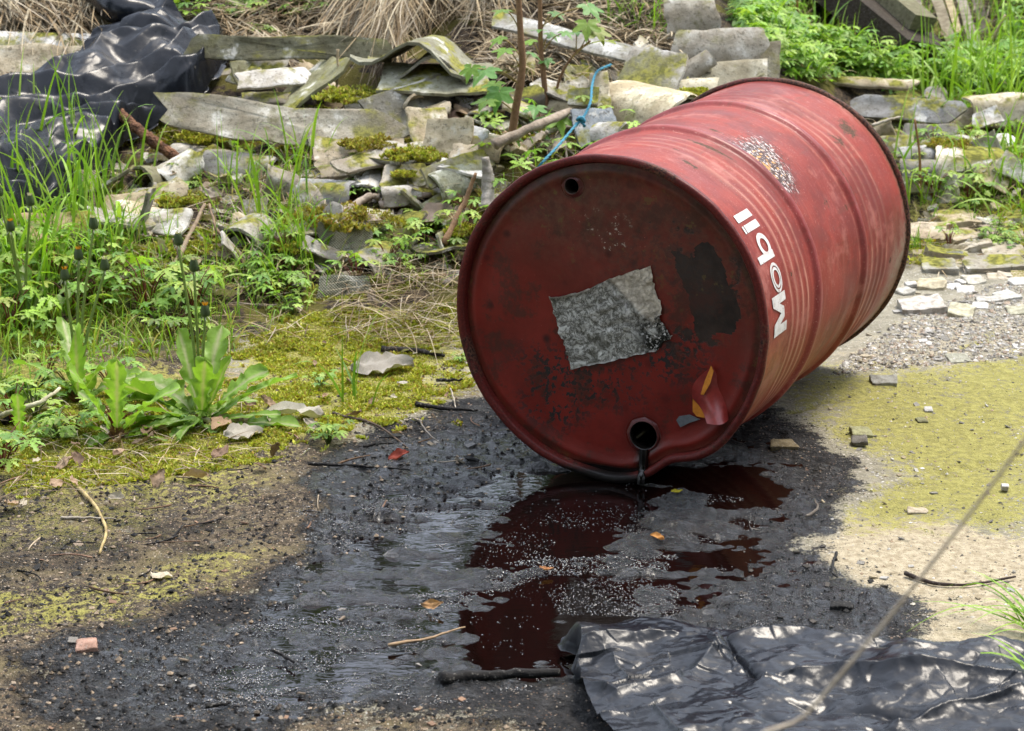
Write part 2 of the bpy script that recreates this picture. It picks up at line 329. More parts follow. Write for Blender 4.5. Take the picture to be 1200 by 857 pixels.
def mat_leaf(name, tint=True, ro=.45, tr=.35, col=None):
    g = G(name); P = g.coord('Object'); c = g.attr('tint') if tint else g.objcol()
    if col: c = col
    n = g.noise(P, 60, 3, .6); c2 = g.mix(g.ramp(n, .3, .7, 0, .35), c, g.mix(1.0, c, (.55, .6, .5), 'MULTIPLY'))
    g.done(c2, ro, g.bump(g.noise(P, 150, 3, .6), .35, .003), Specular_IOR_Level=.35)
    tl = g.n('BsdfTranslucent'); g.put(tl.inputs[0], g.mix(1.0, c2, (1.25, 1.35, .6), 'MULTIPLY'))
    ms = g.n('MixShader'); ms.inputs[0].default_value = tr
    g.t.links.new(g.b.outputs[0], ms.inputs[1]); g.t.links.new(tl.outputs[0], ms.inputs[2]); g.t.links.new(ms.outputs[0], g.out.inputs[0]); return g.m
def mat_tint(name, ro=.85, bump=True):
    g = G(name); P = g.coord('Object'); c = g.attr('tint'); n = g.noise(P, 120, 3, .6)
    return g.done(g.mix(g.ramp(n, .35, .7, 0, .5), c, g.mix(1.0, c, (.5, .46, .42), 'MULTIPLY')), ro, g.bump(n, .4, .003) if bump else None, Specular_IOR_Level=.25)
def mat_obj(name, ro=.85, sc=60, sp_=.25, stretch=(1, 1, 1)):
    g = G(name); P = g.mapping(g.coord('Object'), stretch); c = g.objcol(); n = g.noise(P, sc, 5, .65); n2 = g.noise(P, sc*4, 3, .6)
    cc = g.mix(g.ramp(n, .32, .68, 0, .8), c, g.mix(1.0, c, (.4, .37, .33), 'MULTIPLY')); cc = g.mix(g.ramp(n2, .58, .7, 0, .35), cc, (.4, .38, .34))
    return g.done(cc, ro, g.bump(g.ma('ADD', n, n2), .5, .004), Specular_IOR_Level=sp_)
M = dict(ground=mat_ground(), oil=mat_oil(), cement=mat_cement('weathered_cement'), hatch=mat_cement('patterned_cement', True), plastic=mat_plastic('black_plastic', .026, .27), plastic2=mat_plastic('dark_black_plastic', .018, .26),
         leaf=mat_leaf('leaf'), straw=mat_tint('straw'), moss=mat_leaf('moss', ro=.9, tr=.25), dry=mat_leaf('dry_leaf', False, .75, .15), stone=mat_obj('stone'), wood=mat_obj('grey_wood', .85, 18, .2, (1, 6, 6)), grit=mat_tint('grit', .6), twig=mat_obj('twig_bark', .8, 40))

# ------------------------------------------------------------------ the ground
def axis(stops):                                # (start, end, step) runs joined
    out = []
    for a, b, d in stops: out.append(np.arange(a, b, d))
    return np.concatenate(out+[[stops[-1][1]]])
gx = axis([(-30, -6, 2.0), (-6, -2, .2), (-2, -1.0, .03), (-1.0, .80, .0048), (.80, 1.6, .009), (1.6, 2.6, .04), (2.6, 6, .2), (6, 30, 2.0)])
gy = axis([(-20, 2, 2.0), (2, 3.0, .05), (3.0, 4.9, .0062), (4.9, 6.2, .012), (6.2, 9.5, .03), (9.5, 14, .2), (14, 60, 2.5)])
X, Y = np.meshgrid(gx, gy, indexing='ij'); X = X.ravel(); Y = Y.ravel()
Z = ground_z(X, Y); wx, wy = warp(X, Y)
ys_ = 5.10+.85*smooth((X-.30)/.9)
hpz = smooth((Y-ys_+.12)/.4)
moss_v = np.maximum(MOSS(wx, wy), .8*np.exp(-(crack(X, Y)/.014)**2)*(vnoise(X/.1, Y/.1, 77) > -.1))*(1-.5*OIL(wx, wy))
me = mesh('ground', np.stack([X, Y, Z], 1), gridfaces(len(gx), len(gy))[:, ::-1].copy(), [M['ground']], True,
          {'zone': np.stack([OIL(wx, wy), moss_v, PALE(wx, wy)], 1), 'zone2': np.stack([DIRT(wx, wy)*(1-hpz), np.maximum(WET(X, Y), SHEEN(wx, wy)), hpz], 1)})
link('ground', me, kind='structure')
# the spilled oil: a level liquid sheet, the grit of the ground pokes through it
px_ = np.arange(-.62, .55, .02); py_ = np.arange(3.2, 4.7, .02)
PX, PY = np.meshgrid(px_, py_, indexing='ij'); f = gridfaces(len(px_), len(py_))[:, ::-1]
wm = WET(PX.ravel(), PY.ravel()); f = f[(wm[f].max(1) > .03)]
u_, inv = np.unique(f, return_inverse=True)
me = mesh('oil_puddle', np.stack([PX.ravel()[u_], PY.ravel()[u_], np.full(len(u_), LIQ)], 1), inv.reshape(-1, 4), [M['oil']])
link('oil_puddle', me, kind='structure')

# ------------------------------------------------------------------ the drum
def uv_s(g, uv):
    nd = g.n('SeparateXYZ'); g.put(nd.inputs[0], uv); return nd.outputs[1]
def mat_body():
    g = G('red_drum_paint'); P = g.coord('Object'); m = g.sep(g.attr('wear')); m2 = g.sep(g.attr('wear2')); uv = g.attr('cyl', 'Vector')
    ring = g.noise(g.mapping(uv, (5, 90, 1)), 1.0, 5, .6); ring2 = g.noise(g.mapping(uv, (14, 220, 1)), 1.0, 3, .6)
    n1 = g.noise(P, 11, 5, .6); n2 = g.noise(P, 80, 4, .65); n3 = g.noise(P, 330, 3, .6)
    c = g.mix(g.ramp(n1, .3, .7), (.17, .0155, .009), (.245, .030, .018))
    c = g.mix(g.ramp(ring, .46, .70, 0, .4), c, (.32, .075, .052))
    c = g.mix(g.ma('MULTIPLY', m2[2], .75), c, (.235, .040, .040))                 # hoops: glossier, deeper
    c = g.mix(g.ma('MULTIPLY', m[2], g.ramp(ring2, .3, .6, .25, .75)), c, (.56, .30, .22))     # chalky scuffs on bead crests
    c = g.mix(g.ma('MULTIPLY', m2[0], g.ramp(n2, .3, .65, .3, 1)), c, g.mix(g.ramp(uv_s(g, uv), .2, .4), (.36, .125, .055), (.27, .225, .165)))       # orange tint low on the near end, dried mud towards the far rim
    c = g.mix(g.ramp(n3, .62, .70, 0, .6), c, (.50, .28, .23)); c = g.mix(g.ramp(g.noise(P, 4.5, 6, .75), .46, .62, 0, .75), c, (.13, .016, .011)); c = g.mix(g.ramp(g.noise(P, 7, 6, .75), .52, .66, 0, .6), c, (.36, .13, .105)); c = g.mix(g.ramp(g.noise(g.mapping(uv, (26, 70, 1)), 1.0, 5, .7), .655, .69, 0, .85), c, (.055, .025, .017)); c = g.mix(g.ramp(g.noise(P, 150, 3, .7), .70, .73, 0, .8), c, (.06, .02, .015))
    sc_ = g.ramp(g.noise(g.mapping(P, (3, 26, 26)), 6, 4, .6), .66, .70, 0, .5); c = g.mix(sc_, c, (.50, .24, .19))
    rust = g.ramp(g.ma('ADD', m[0], g.ma('MULTIPLY', g.ma('SUBTRACT', n2, .5), 1.6)), .42, .52)
    c = g.mix(g.ramp(g.ma('ADD', m[0], g.ma('MULTIPLY', g.ma('SUBTRACT', n2, .5), 1.6)), .30, .44, 0, .6), c, (.13, .04, .022))
    c = g.mix(rust, c, g.mix(g.ramp(n3, .4, .65), (.045, .025, .018), (.13, .065, .035)))
    fa = g.noise(g.mapping(uv, (60, 190, 1)), 1.0, 4, .7); fb = g.noise(g.mapping(uv, (90, 160, 1), (0, 0, .3)), 1.3, 3, .7)
    on_ = lambda x, k, lo, hi: g.ramp(g.ma('ADD', m[1], g.ma('MULTIPLY', g.ma('SUBTRACT', x, .5), k)), lo, hi)
    c = g.mix(on_(fb, 3.0, .58, .64), c, (.035, .016, .012)); c = g.mix(on_(fa, 2.6, .62, .72), c, (.52, .48, .46)); c = g.mix(on_(g.noise(P, 160, 3, .7), 2.4, .66, .72), c, (.05, .02, .015)); c = g.mix(g.ma('MULTIPLY', on_(g.noise(P, 95, 3), 2.0, .95, 1.02), .9), c, (.48, .25, .07))
    st = g.ramp(g.noise(g.mapping(uv, (70, 6, 1)), 1.0, 4, .65), .56, .66, 0, .5); c = g.mix(g.ma('MULTIPLY', st, g.ramp(g.noise(P, 5, 3), .45, .6)), c, (.13, .035, .022))
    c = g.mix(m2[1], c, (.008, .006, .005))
    ro = g.ma('ADD', g.ramp(n1, .3, .7, .42, .60), g.ma('MULTIPLY', rust, .3))
    ro = g.ma('SUBTRACT', ro, g.ma('MULTIPLY', m2[2], .1))
    h = g.ma('ADD', g.ma('MULTIPLY', n1, .6), g.ma('ADD', g.ma('MULTIPLY', n2, .10), g.ma('MULTIPLY', rust, -.2)))
    return g.done(c, ro, g.bump(h, .35, .006), Specular_IOR_Level=.28)
def mat_head():
    g = G('red_drum_head_paint'); P = g.coord('Object'); m = g.sep(g.attr('wear')); m2 = g.sep(g.attr('wear2'))
    n1 = g.noise(P, 9, 6, .65); n2 = g.noise(P, 75, 4, .7); n3 = g.noise(P, 260, 3, .6); n4 = g.noise(P, 28, 4, .6)
    c = g.mix(g.ramp(n1, .3, .7), (.115, .0105, .0068), (.185, .0165, .0105))
    c = g.mix(g.ma('MULTIPLY', m[1], g.ramp(n4, .25, .65, .45, .9)), c, g.mix(g.ramp(n2, .35, .65), (.050, .026, .017), (.085, .050, .030)))     # old oily grime
    spot = g.voro(P, 26); spc = g.sep(g.voro(P, 26, out='Color'))
    c = g.mix(g.ma('MULTIPLY', g.ma('MULTIPLY', g.ramp(spot, .34, .12), g.ramp(spc[0], .55, .65)), m2[1]), c, (.035, .005, .005))
    soot = g.ramp(g.ma('ADD', m[0], g.ma('ADD', g.ma('MULTIPLY', g.ma('SUBTRACT', n4, .5), .7), g.ma('MULTIPLY', g.ma('SUBTRACT', n2, .5), .5))), .50, .58)
    c = g.mix(soot, c, g.mix(g.ramp(n4, .35, .65), (.018, .012, .009), (.040, .024, .017)))
    chip = g.ma('MULTIPLY', m[2], g.ramp(g.ma('ADD', g.noise(P, 110, 4, .7), g.ma('MULTIPLY', n4, .45)), .75, .78)); c = g.mix(chip, c, (.016, .018, .018))
    c = g.mix(g.ma('MULTIPLY', m2[2], g.ramp(g.ma('ADD', n2, g.ma('MULTIPLY', n3, .5)), .88, .93)), c, (.42, .36, .31))
    c = g.mix(g.ramp(n3, .70, .74, 0, .6), c, (.36, .11, .085)); c = g.mix(g.ramp(g.noise(P, 13, 6, .78), .51, .62, 0, .75), c, (.050, .018, .012)); c = g.mix(g.ma('MULTIPLY', m[1], g.ramp(g.noise(P, 40, 5, .7), .60, .66, 0, .8)), c, (.11, .075, .022))
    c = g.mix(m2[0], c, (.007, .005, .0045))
    ro = g.ma('ADD', .36, g.ma('MULTIPLY', soot, .3)); ro = g.ma('SUBTRACT', ro, g.ma('MULTIPLY', m2[0], .26))
    h = g.ma('ADD', g.ma('MULTIPLY', n4, .5), g.ma('ADD', g.ma('MULTIPLY', n2, .14), g.ma('ADD', g.ma('MULTIPLY', soot, -.3), g.ma('MULTIPLY', chip, -.2))))
    return g.done(c, ro, g.bump(h, .4, .004), Specular_IOR_Level=.26)
def mat_rim():
    g = G('drum_rim_paint'); P = g.coord('Object'); n2 = g.noise(P, 70, 4, .7); n3 = g.noise(P, 240, 3, .6); m = g.sep(g.attr('wear'))
    c = g.mix(g.ramp(n3, .4, .7), (.075, .010, .008), (.125, .016, .012))
    r = g.ramp(g.ma('ADD', g.ma('MULTIPLY', m[0], .55), g.ma('MULTIPLY', n2, .6)), .58, .74); c = g.mix(r, c, g.mix(g.ramp(n3, .4, .6), (.022, .012, .010), (.11, .05, .03)))
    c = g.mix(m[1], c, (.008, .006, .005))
    return g.done(c, g.ma('ADD', .45, g.ma('MULTIPLY', r, .3)), g.bump(n2, .4, .003), Specular_IOR_Level=.22)
def flatmat(name, col, ro=.6, sp_=.4, bump=0):
    g = G(name); P = g.coord('Object'); n = g.noise(P, 90, 4, .65)
    return g.done(g.mix(g.ramp(n, .35, .7, 0, .6), col, tuple(.55*q for q in col)), ro, g.bump(n, bump, .003) if bump else None, Specular_IOR_Level=sp_)
DL, DR = .88, .2925
drum = empty('oil_drum', (.1668, 4.2977, DR), 'rusty red steel oil drum lying on its side and leaking black oil', 'oil drum', rz=-R(24.387))
def dent(x, z, s):
    ph = math.degrees(1)*np.arctan2(z, x); r = np.hypot(x, z)
    d = -.018*np.exp(-((ph+64)/9.5)**2)+.004*np.exp(-((ph+86)/8)**2)+.003*np.exp(-((ph+42)/7)**2)
    k = 1+d/DR*np.exp(-(s/.10)**2)*smooth(r/.24)
    return x*k, z*k
def bodyr(s):
    r = .2845+0*s
    for c in (.300, .585): r = r+.0085*np.exp(-((s-c)/.0125)**4)
    for c in (.150, .180, .210, .240, .640, .672, .704, .736): r = r+.0017*np.exp(-((s-c)/.0095)**2)
    r = r+.0055*np.exp(-(s/.012)**2)+.0055*np.exp(-((DL-s)/.012)**2)
    return r
def box(v, c, h, s=.12): return smooth((h-np.abs(v-c))/(h*s+1e-6)+.0)
ns, npz = 300, 420
S_, PH = np.meshgrid(np.linspace(.006, DL-.006, ns), np.linspace(-180, 180, npz, endpoint=False), indexing='ij'); s = S_.ravel(); ph = PH.ravel()
def bodyfull(s, ph): return bodyr(s)+.0021*fbm(s, ph*.005, .16, 3, 60)-.004*np.exp(-((s-.68)/.05)**2-((ph-62)/9)**2)-.003*np.exp(-((s-.5)/.04)**2-((ph-5)/8)**2)-.005*np.exp(-((s-.46)/.1)**2-((ph-30)/16)**2)-.006*np.exp(-((s-.12)/.05)**2-((ph-58)/14)**2)
rr = bodyfull(s, ph)
x = rr*np.cos(np.radians(ph)); z = rr*np.sin(np.radians(ph)); x, z = dent(x, z, s)
W = np.zeros((len(s), 3)); W2 = np.zeros((len(s), 3))
def blob(c, p, ds, dp, a=1.0): return a*np.exp(-((s-c)/ds)**2-((ph-p)/dp)**2)
hoop = np.exp(-((s-.300)/.017)**4)+np.exp(-((s-.585)/.017)**4)
edge1 = np.exp(-((s-.320)/.0075)**2); edge2 = np.exp(-((s-.606)/.008)**2)
W[:, 0] = 1.25*(blob(.250, 71, .010, 10, .72)+blob(.125, 69, .007, 4.5, .62)+blob(.162, 78, .004, 5, .5)+blob(.317, 84, .006, 14, .60)+blob(.603, 76, .007, 26, .62)+blob(.70, 47, .03, 4, .45)+blob(.79, 50, .035, 6, .55)+blob(.605, 5, .004, 14, .62)
           +blob(.55, 24, .004, 2, .5)+blob(.36, 78, .006, 4, .52)+blob(.868, 10, .008, 60, .52)+blob(.47, 30, .012, 3, .4)+.58*edge1*(ph > -25)*(ph < 88)+.60*edge2*(ph > -25)*(ph < 92)+blob(.775, -7, .006, 1.3, .7)+blob(.17, 15, .004, 1, .7))
fl = (blob(.350, 56, .032, 15, .50)+blob(.328, 54, .010, 17, .50)+blob(.385, 57, .055, 14, .46)+blob(.42, 62, .04, 9, .3)+blob(.36, 44, .05, 7, .3)+blob(.602, 66, .008, 12, .4)); W[:, 1] = np.clip(fl, 0, 1)*(s > .312)
crest = sum(np.exp(-((s-c)/.0042)**2) for c in (.150, .180, .210, .240, .640, .672, .704, .736))*.8+.75*np.exp(-((s-.324)/.003)**2)+.55*np.exp(-((s-.562)/.003)**2)
W[:, 2] = np.clip(crest, 0, 1)*(.45+.55*smooth((70-ph)/40))*(ph < 95)
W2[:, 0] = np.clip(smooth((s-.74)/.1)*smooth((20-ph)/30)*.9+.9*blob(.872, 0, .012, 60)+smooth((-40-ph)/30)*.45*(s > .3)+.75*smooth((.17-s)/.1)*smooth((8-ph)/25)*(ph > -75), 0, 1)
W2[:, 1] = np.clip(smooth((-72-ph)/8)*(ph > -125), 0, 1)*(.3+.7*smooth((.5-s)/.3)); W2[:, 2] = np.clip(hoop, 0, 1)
F = gridfaces(ns, npz, True)
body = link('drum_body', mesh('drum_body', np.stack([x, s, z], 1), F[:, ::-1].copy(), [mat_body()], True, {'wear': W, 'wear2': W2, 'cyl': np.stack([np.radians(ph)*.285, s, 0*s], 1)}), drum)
# heads: recessed discs, the front one pierced by two bung holes
BUNGS = [(-.0747, .2302, .0135, .0205), (.0653, -.2041, .0255, .0325)]
def head(name, s0, sign, mats, holes=()):
    nr = 110; rad = np.concatenate([[0.0005], np.linspace(.004, .276, nr)]); th = np.linspace(0, 2*np.pi, 300, endpoint=False)
    A, B = np.meshgrid(rad, th, indexing='ij'); A = A.ravel(); B = B.ravel(); x = A*np.cos(B); z = A*np.sin(B)
    y = s0+sign*(.0025*np.exp(-((A-.262)/.008)**2)-.0012*smooth((.255-A)/.02))*-1+.0015*fbm(x, z, .15, 2, 70)
    nx, nz = dent(x, z, 0*x); x, z = nx, nz
    w = np.zeros((len(x), 3)); w2 = np.zeros((len(x), 3))
    q = lambda cx, cz, a, b, r=0: np.exp(-((((x-cx)*math.cos(r)+(z-cz)*math.sin(r))/a)**2+((-(x-cx)*math.sin(r)+(z-cz)*math.cos(r))/b)**2)**2)
    PP = [(.112, .132), (.150, .122), (.176, .160), (.200, .120), (.238, .032), (.215, .0), (.165, -.014), (.148, .03)]; pj = inpoly(x+.006*fbm(x, z, .02, 3, 74), z+.006*fbm(x, z, .02, 3, 77), PP)*1.0
    w[:, 0] = .60*pj+.26*q(.175, .06, .085, .11)+.34*q(.10, .145, .11, .05, .2)+.30*q(.235, .05, .05, .14)+.42*q(.135, -.03, .06, .04)+.22*q(-.02, .2, .2, .05)
    w[:, 1] = np.clip(.9*smooth((z+.02+.35*x)/.2)*(.75+.25*smooth((.1-x)/.2))+.5*smooth((A-.262)/.01), 0, 1)
    w[:, 2] = np.clip(q(-.06, -.115, .13, .05, -.2)+q(-.11, -.17, .07, .05)+.9*q(.1, -.06, .09, .05)+.35*q(.12, .1, .13, .14), 0, 1)
    w2[:, 1] = np.clip(q(-.14, .08, .16, .18)+.4, 0, 1); w2[:, 2] = q(-.015, .165, .045, .025)+q(.0, .13, .03, .012)
    drip = np.exp(-((x-.0655-.004*np.sin(z*60))/(.0075+.010*smooth((-.235-z)/.03)))**2)*(z < -.222)
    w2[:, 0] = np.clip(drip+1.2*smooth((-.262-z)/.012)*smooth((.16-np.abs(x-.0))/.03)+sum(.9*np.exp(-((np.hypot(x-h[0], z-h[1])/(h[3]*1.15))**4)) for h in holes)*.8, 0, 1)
    f = gridfaces(len(rad), 300, True)
    for h in holes: f = f[(np.hypot(x-h[0], z-h[1])[f].min(1) > h[2]*1.02)]
    if sign > 0: f = f[:, ::-1]
    return link(name, mesh(name, np.stack([x, y, z], 1), f.copy(), mats, True, {'wear': w, 'wear2': w2}), drum)
hm = mat_head()
head('drum_head', .0145, 1, [hm], BUNGS); head('drum_head', DL-.0145, -1, [hm])
rm = mat_rim()
def rim(s0, sign):
    prof = np.array([(.2765, .016), (.2775, .009), (.2785, .002), (.2805, -.0012), (.2865, -.0018), (.2915, -.0008), (.2932, .004), (.2925, .010), (.2895, .0125), (.2865, .0135)])
    th = np.linspace(0, 2*np.pi, 360, endpoint=False); A = np.repeat(prof[:, 0], 360); sy = np.repeat(prof[:, 1], 360); T = np.tile(th, len(prof))
    A = A+.0010*vnoise(np.cos(T)*9+3, np.sin(T)*9+3, 80)
    x = A*np.cos(T); z = A*np.sin(T)
    if sign > 0: x, z = dent(x, z, 0*x)
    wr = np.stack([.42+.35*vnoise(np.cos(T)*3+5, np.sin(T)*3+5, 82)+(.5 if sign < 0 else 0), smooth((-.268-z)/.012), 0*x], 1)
    f = gridfaces(len(prof), 360, True); f = f if sign > 0 else f[:, ::-1]
    return link('rim', mesh('rim', np.stack([x, s0+sign*sy, z], 1), f.copy(), [rm], True, {'wear': wr}), drum)
rim(0, 1); rim(DL, -1)
steel = flatmat('bare_bung_steel', (.09, .065, .05), .38, .6); wetsteel = flatmat('oily_bung_steel', (.012, .009, .008), .25, .5); steel.node_tree.nodes['Principled BSDF'].inputs['Metallic'].default_value = .6
gask = flatmat('bung_flange_paint', (.085, .012, .010), .4, .5, .3)
for hx, hzv, ri, ro_ in BUNGS:
    prof = [(ro_*1.08, .0008), (ro_, -.0022), (ro_*.92, -.0032), (ri*1.16, -.0035), (ri*1.13, -.0058), (ri*1.02, -.006)]
    n = 48; th = np.linspace(0, 2*np.pi, n, endpoint=False)
    def ringmesh(pr, oct_=False): 
        V = []
        for k, (r_, y_) in enumerate(pr):
            rad = r_*np.ones(n)
            if oct_ and k in (1, 2): rad = r_/np.maximum(np.abs(np.cos((th % (np.pi/4))-np.pi/8))/math.cos(np.pi/8), .97)
            V.append(np.stack([hx+rad*np.cos(th), .0165+y_+0*th, hzv+rad*np.sin(th)], 1))
        return np.concatenate(V), gridfaces(len(pr), n, True)
    V, f = ringmesh(prof, True)
    fo = link('bung_flange', mesh('bung_flange', V, f, [gask]), drum)
    inner = [(ri*1.02, -.006)]+[(ri*(1.0 if k % 2 else .955), -.0055+.0017*k) for k in range(14)]+[(ri*.95, .09)]
    V, f = ringmesh(inner); link('thread', mesh('thread', V, f, [steel if ri < .02 else wetsteel]), fo)
oilm = flatmat('dark_oil_film', (.004, .003, .0025), .22, .4)
P = spline([(.066, .0125, -.2285), (.0665, .011, -.242), (.066, .010, -.256), (.067, .006, -.268), (.068, -.004, -.276), (.068, -.006, -.288)], 20)
V, f = tube(P, np.linspace(.0092, .0066, 20), 10); link('oil_drip', mesh('oil_drip', V, f, [oilm]), drum)
# the old paper label, crinkled and mossy
def mat_label():
    g = G('weathered_label_paper'); P = g.coord('Object'); n1 = g.noise(P, 30, 5, .65); n2 = g.noise(P, 170, 4, .7); v = g.voro(g.mapping(P, (1, 1, 1.6)), 62, 'DISTANCE_TO_EDGE'); m = g.sep(g.attr('wear'))
    c = g.mix(g.ramp(n1, .3, .7), (.34, .33, .29), (.58, .57, .52)); rg = lambda sc, wd: g.ramp(g.ma('ABSOLUTE', g.ma('SUBTRACT', g.noise(P, sc, 6, .7, .6), .5)), wd, .004, 0, .8); c = g.mix(rg(55, .030), c, (.06, .056, .038)); c = g.mix(rg(30, .016), c, (.07, .064, .045)); c = g.mix(g.ramp(n2, .54, .66, 0, .75), c, (.13, .125, .10)); c = g.mix(g.ramp(g.noise(P, 22, 5, .7), .56, .66, 0, .7), c, (.075, .07, .045))
    up = m[0]; c = g.mix(up, c, g.mix(g.ramp(n2, .35, .65), (.60, .53, .42), (.42, .37, .29)))
    c = g.mix(g.ma('MULTIPLY', m[1], g.ramp(n1, .42, .52)), c, (.018, .018, .013)); c = g.mix(g.ma('MULTIPLY', m[1], g.ramp(n2, .56, .6)), c, (.62, .60, .56)); c = g.mix(m[2], c, (.66, .64, .61))
    return g.done(c, .85, g.bump(g.ma('ADD', n2, g.ma('MULTIPLY', rg(55, .05), -.9)), .8, .003), Specular_IOR_Level=.2)
n = 64; U, Vv = np.meshgrid(np.linspace(0, 1, n), np.linspace(0, 1, n), indexing='ij'); U = U.ravel(); Vv = Vv.ravel()
c00, c10, c11, c01 = [np.array(q) for q in ((-.1174, .0288), (.0717, .102), (.1151, -.0381), (-.074, -.1005))]
XY = (c00*((1-U)*(1-Vv))[:, None]+c10*(U*(1-Vv))[:, None]+c11*(U*Vv)[:, None]+c01*((1-U)*Vv)[:, None])
jag = .0025*vnoise(U*23, Vv*23, 85)*np.maximum(np.maximum((U < .02), (U > .98)), np.maximum((Vv < .02), (Vv > .98)))
XY = XY+jag[:, None]; XY[:, 1] -= .008*np.sin(np.pi*np.clip(U*1.6, 0, 1))*(1-Vv)
XY[:, 0] -= .016*np.exp(-((Vv-.66)/.05)**2)*(U > .97); XY[:, 1] += .02*smooth((U-.85)/.1)*smooth((Vv-.9)/.1)
cr = np.abs(fbm(U, Vv, .16, 4, 86)); yl = .0165-.0028-.0035*cr-.0035*smooth((.06-Vv)/.06)*smooth((.5-U)/.1)-.004*np.exp(-((U-.62-.35*Vv)/.02)**2)*(Vv < .6)
peel = smooth((U-.58-.42*Vv)/.04)*smooth((.72-Vv)/.15)
edgew = np.clip(smooth((.022-Vv)/.012)*(U < .42)+smooth((Vv-.978)/.012)*(U < .85)*(vnoise(U*60, Vv*3, 87) > -.5)+.9*np.exp(-((U-.56-.3*Vv-.02*vnoise(Vv*9, U, 88))/.008)**2)*(Vv < .5), 0, 1)
link('paper_label', mesh('paper_label', np.stack([XY[:, 0], yl, XY[:, 1]], 1), gridfaces(n, n)[:, ::-1].copy(), [mat_label()], True, {'wear': np.stack([peel, smooth((U-.62)/.2)*smooth((Vv-.5)/.2), edgew], 1)}), drum, label='crinkled grey weathered paper label')
# the torn curl of paint film below it
paintf = flatmat('peeled_paint_face', (.27, .032, .026), .32, .5); orange = flatmat('orange_primer', (.62, .22, .02), .6, .3); greyp = flatmat('grey_bare_patch', (.13, .14, .15), .6, .3)
def film(pts, m, name, par, thick=.0012):
    q = np.array(pts, float); V = np.concatenate([q, q+np.array([0, thick, 0])]); k = len(q)
    return link(name, mesh(name, V, [list(range(k))[::-1], [k+i for i in range(k)]]+[[i, (i+1) % k, k+(i+1) % k, k+i] for i in range(k)], [m], False), par)
nu = 14; U, Vv = np.meshgrid(np.linspace(0, 1, nu), np.linspace(0, 1, nu), indexing='ij'); U = U.ravel(); Vv = Vv.ravel()
A0, A1, B0, B1 = [np.array(q) for q in ((.1915, .0085, -.0614), (.2245, .004, -.153), (.1560, .006, -.1235), (.1905, -.012, -.1598))]
Q = A0*((1-U)*(1-Vv))[:, None]+A1*(U*(1-Vv))[:, None]+B0*((1-U)*Vv)[:, None]+B1*(U*Vv)[:, None]
Q[:, 1] += -.013*np.sin(np.pi*Vv)*(.35+.65*U)+.004*np.abs(Vv-.55)+.010*np.sin(np.pi*U); Q[:, 0] += .010*np.sin(np.pi*Vv)*U-.012*(1-U)*np.sin(np.pi*Vv)
flk = link('paint_flake', mesh('paint_flake', Q, gridfaces(nu, nu), [paintf]), drum, label='torn curl of red paint film')
film([(.1905, .004, -.0600), (.1965, .001, -.068), (.1915, .000, -.090), (.1790, .002, -.1130), (.1730, .003, -.1130), (.1800, .0045, -.087)], orange, 'primer_edge', flk)
film([(.156, .0105, -.124), (.171, .0105, -.135), (.191, .0105, -.1575), (.164, .0105, -.1560), (.1565, .0105, -.148)], orange, 'primer_patch', flk)
film([(.126, .0115, -.168), (.131, .0113, -.1605), (.150, .0113, -.1550), (.170, .0113, -.1610), (.150, .0113, -.1700), (.134, .0113, -.1800)], greyp, 'bare_patch', drum)
# lettering on the side, reading up the curve: letter-up is towards the front rim
def mat_white():
    g = G('worn_white_paint'); P = g.coord('Object'); n = g.noise(P, 60, 5, .7); n2 = g.noise(P, 190, 4, .7)
    c = g.mix(g.ramp(n, .42, .62, 0, .5), (.60, .59, .58), (.40, .36, .34)); c = g.mix(g.ramp(n2, .60, .66, 0, .85), c, (.24, .06, .045)); c = g.mix(g.ramp(n, .66, .70, 0, .9), c, (.20, .03, .02)); return g.done(c, .6, None, Specular_IOR_Level=.25)
white = mat_white()
def wrap(poly_pts):                              # (t in degrees, s) -> on the curve of the body
    out = []
    for t, s_ in poly_pts:
        r_ = float(bodyfull(np.array([s_]), np.array([t]))[0])+.0012; x_ = r_*math.cos(R(t)); z_ = r_*math.sin(R(t)); q = dent(np.array([x_]), np.array([z_]), np.array([s_])); out.append((float(q[0][0]), s_, float(q[1][0])))
    return out
def strip(A, B, n):                              # a band between two edge curves (each a function of 0..1)
    V = []; 
    for i in range(n+1):
        for j in range(7):
            a = np.array(A(i/n)); b = np.array(B(i/n)); V.append(tuple(a+(b-a)*j/6))
    return wrap(V), gridfaces(n+1, 7)
lin = lambda p, q: (lambda t: (p[0]+(q[0]-p[0])*t, p[1]+(q[1]-p[1])*t))
def bar(t0, t1, s0, s1, name, par, t0b=None, t1b=None):
    b = MB(); V, f = strip(lin((t0, s0), (t1, s0)), lin((t0 if t0b is None else t0b, s1), (t1 if t1b is None else t1b, s1)), 5); b.add(V, f); return link(name, b.build(name, [white]), par)
def ring_(tc, sc_, rt, rs, k, name, par):
    b = MB(); a = lambda m: (lambda u: (tc+m*rt*math.cos(2*math.pi*u), sc_+m*rs*math.sin(2*math.pi*u))); V, f = strip(a(1.0), a(k), 44); b.add(V, f); return link(name, b.build(name, [white]), par)
mb = MB()                                        # M: two stems and two slants
for q in (((-2.4, .118), (1.0, .118), (-2.4, .051), (1.0, .051)), ((8.4, .118), (11.7, .118), (8.4, .051), (11.7, .051)), ((-1.4, .0512), (2.0, .0512), (2.9, .1060), (6.1, .1060)), ((8.1, .0514), (11.2, .0514), (3.3, .1058), (6.5, .1058))):
    V, f = strip(lin(q[0], q[1]), lin(q[2], q[3]), 5); V = np.array(V)*(1+.0006*len(mb.V)*np.array([1, 0, 1])/1.0); mb.add(V, f)
lm = link('lettering', mb.build('lettering', [white]), drum, label='large white letter M')
ring_(17.2, .0945, 5.3, .0235, .80, 'lettering', drum); ring_(17.2, .0945, 3.7, .0165, .72, 'lettering', drum)
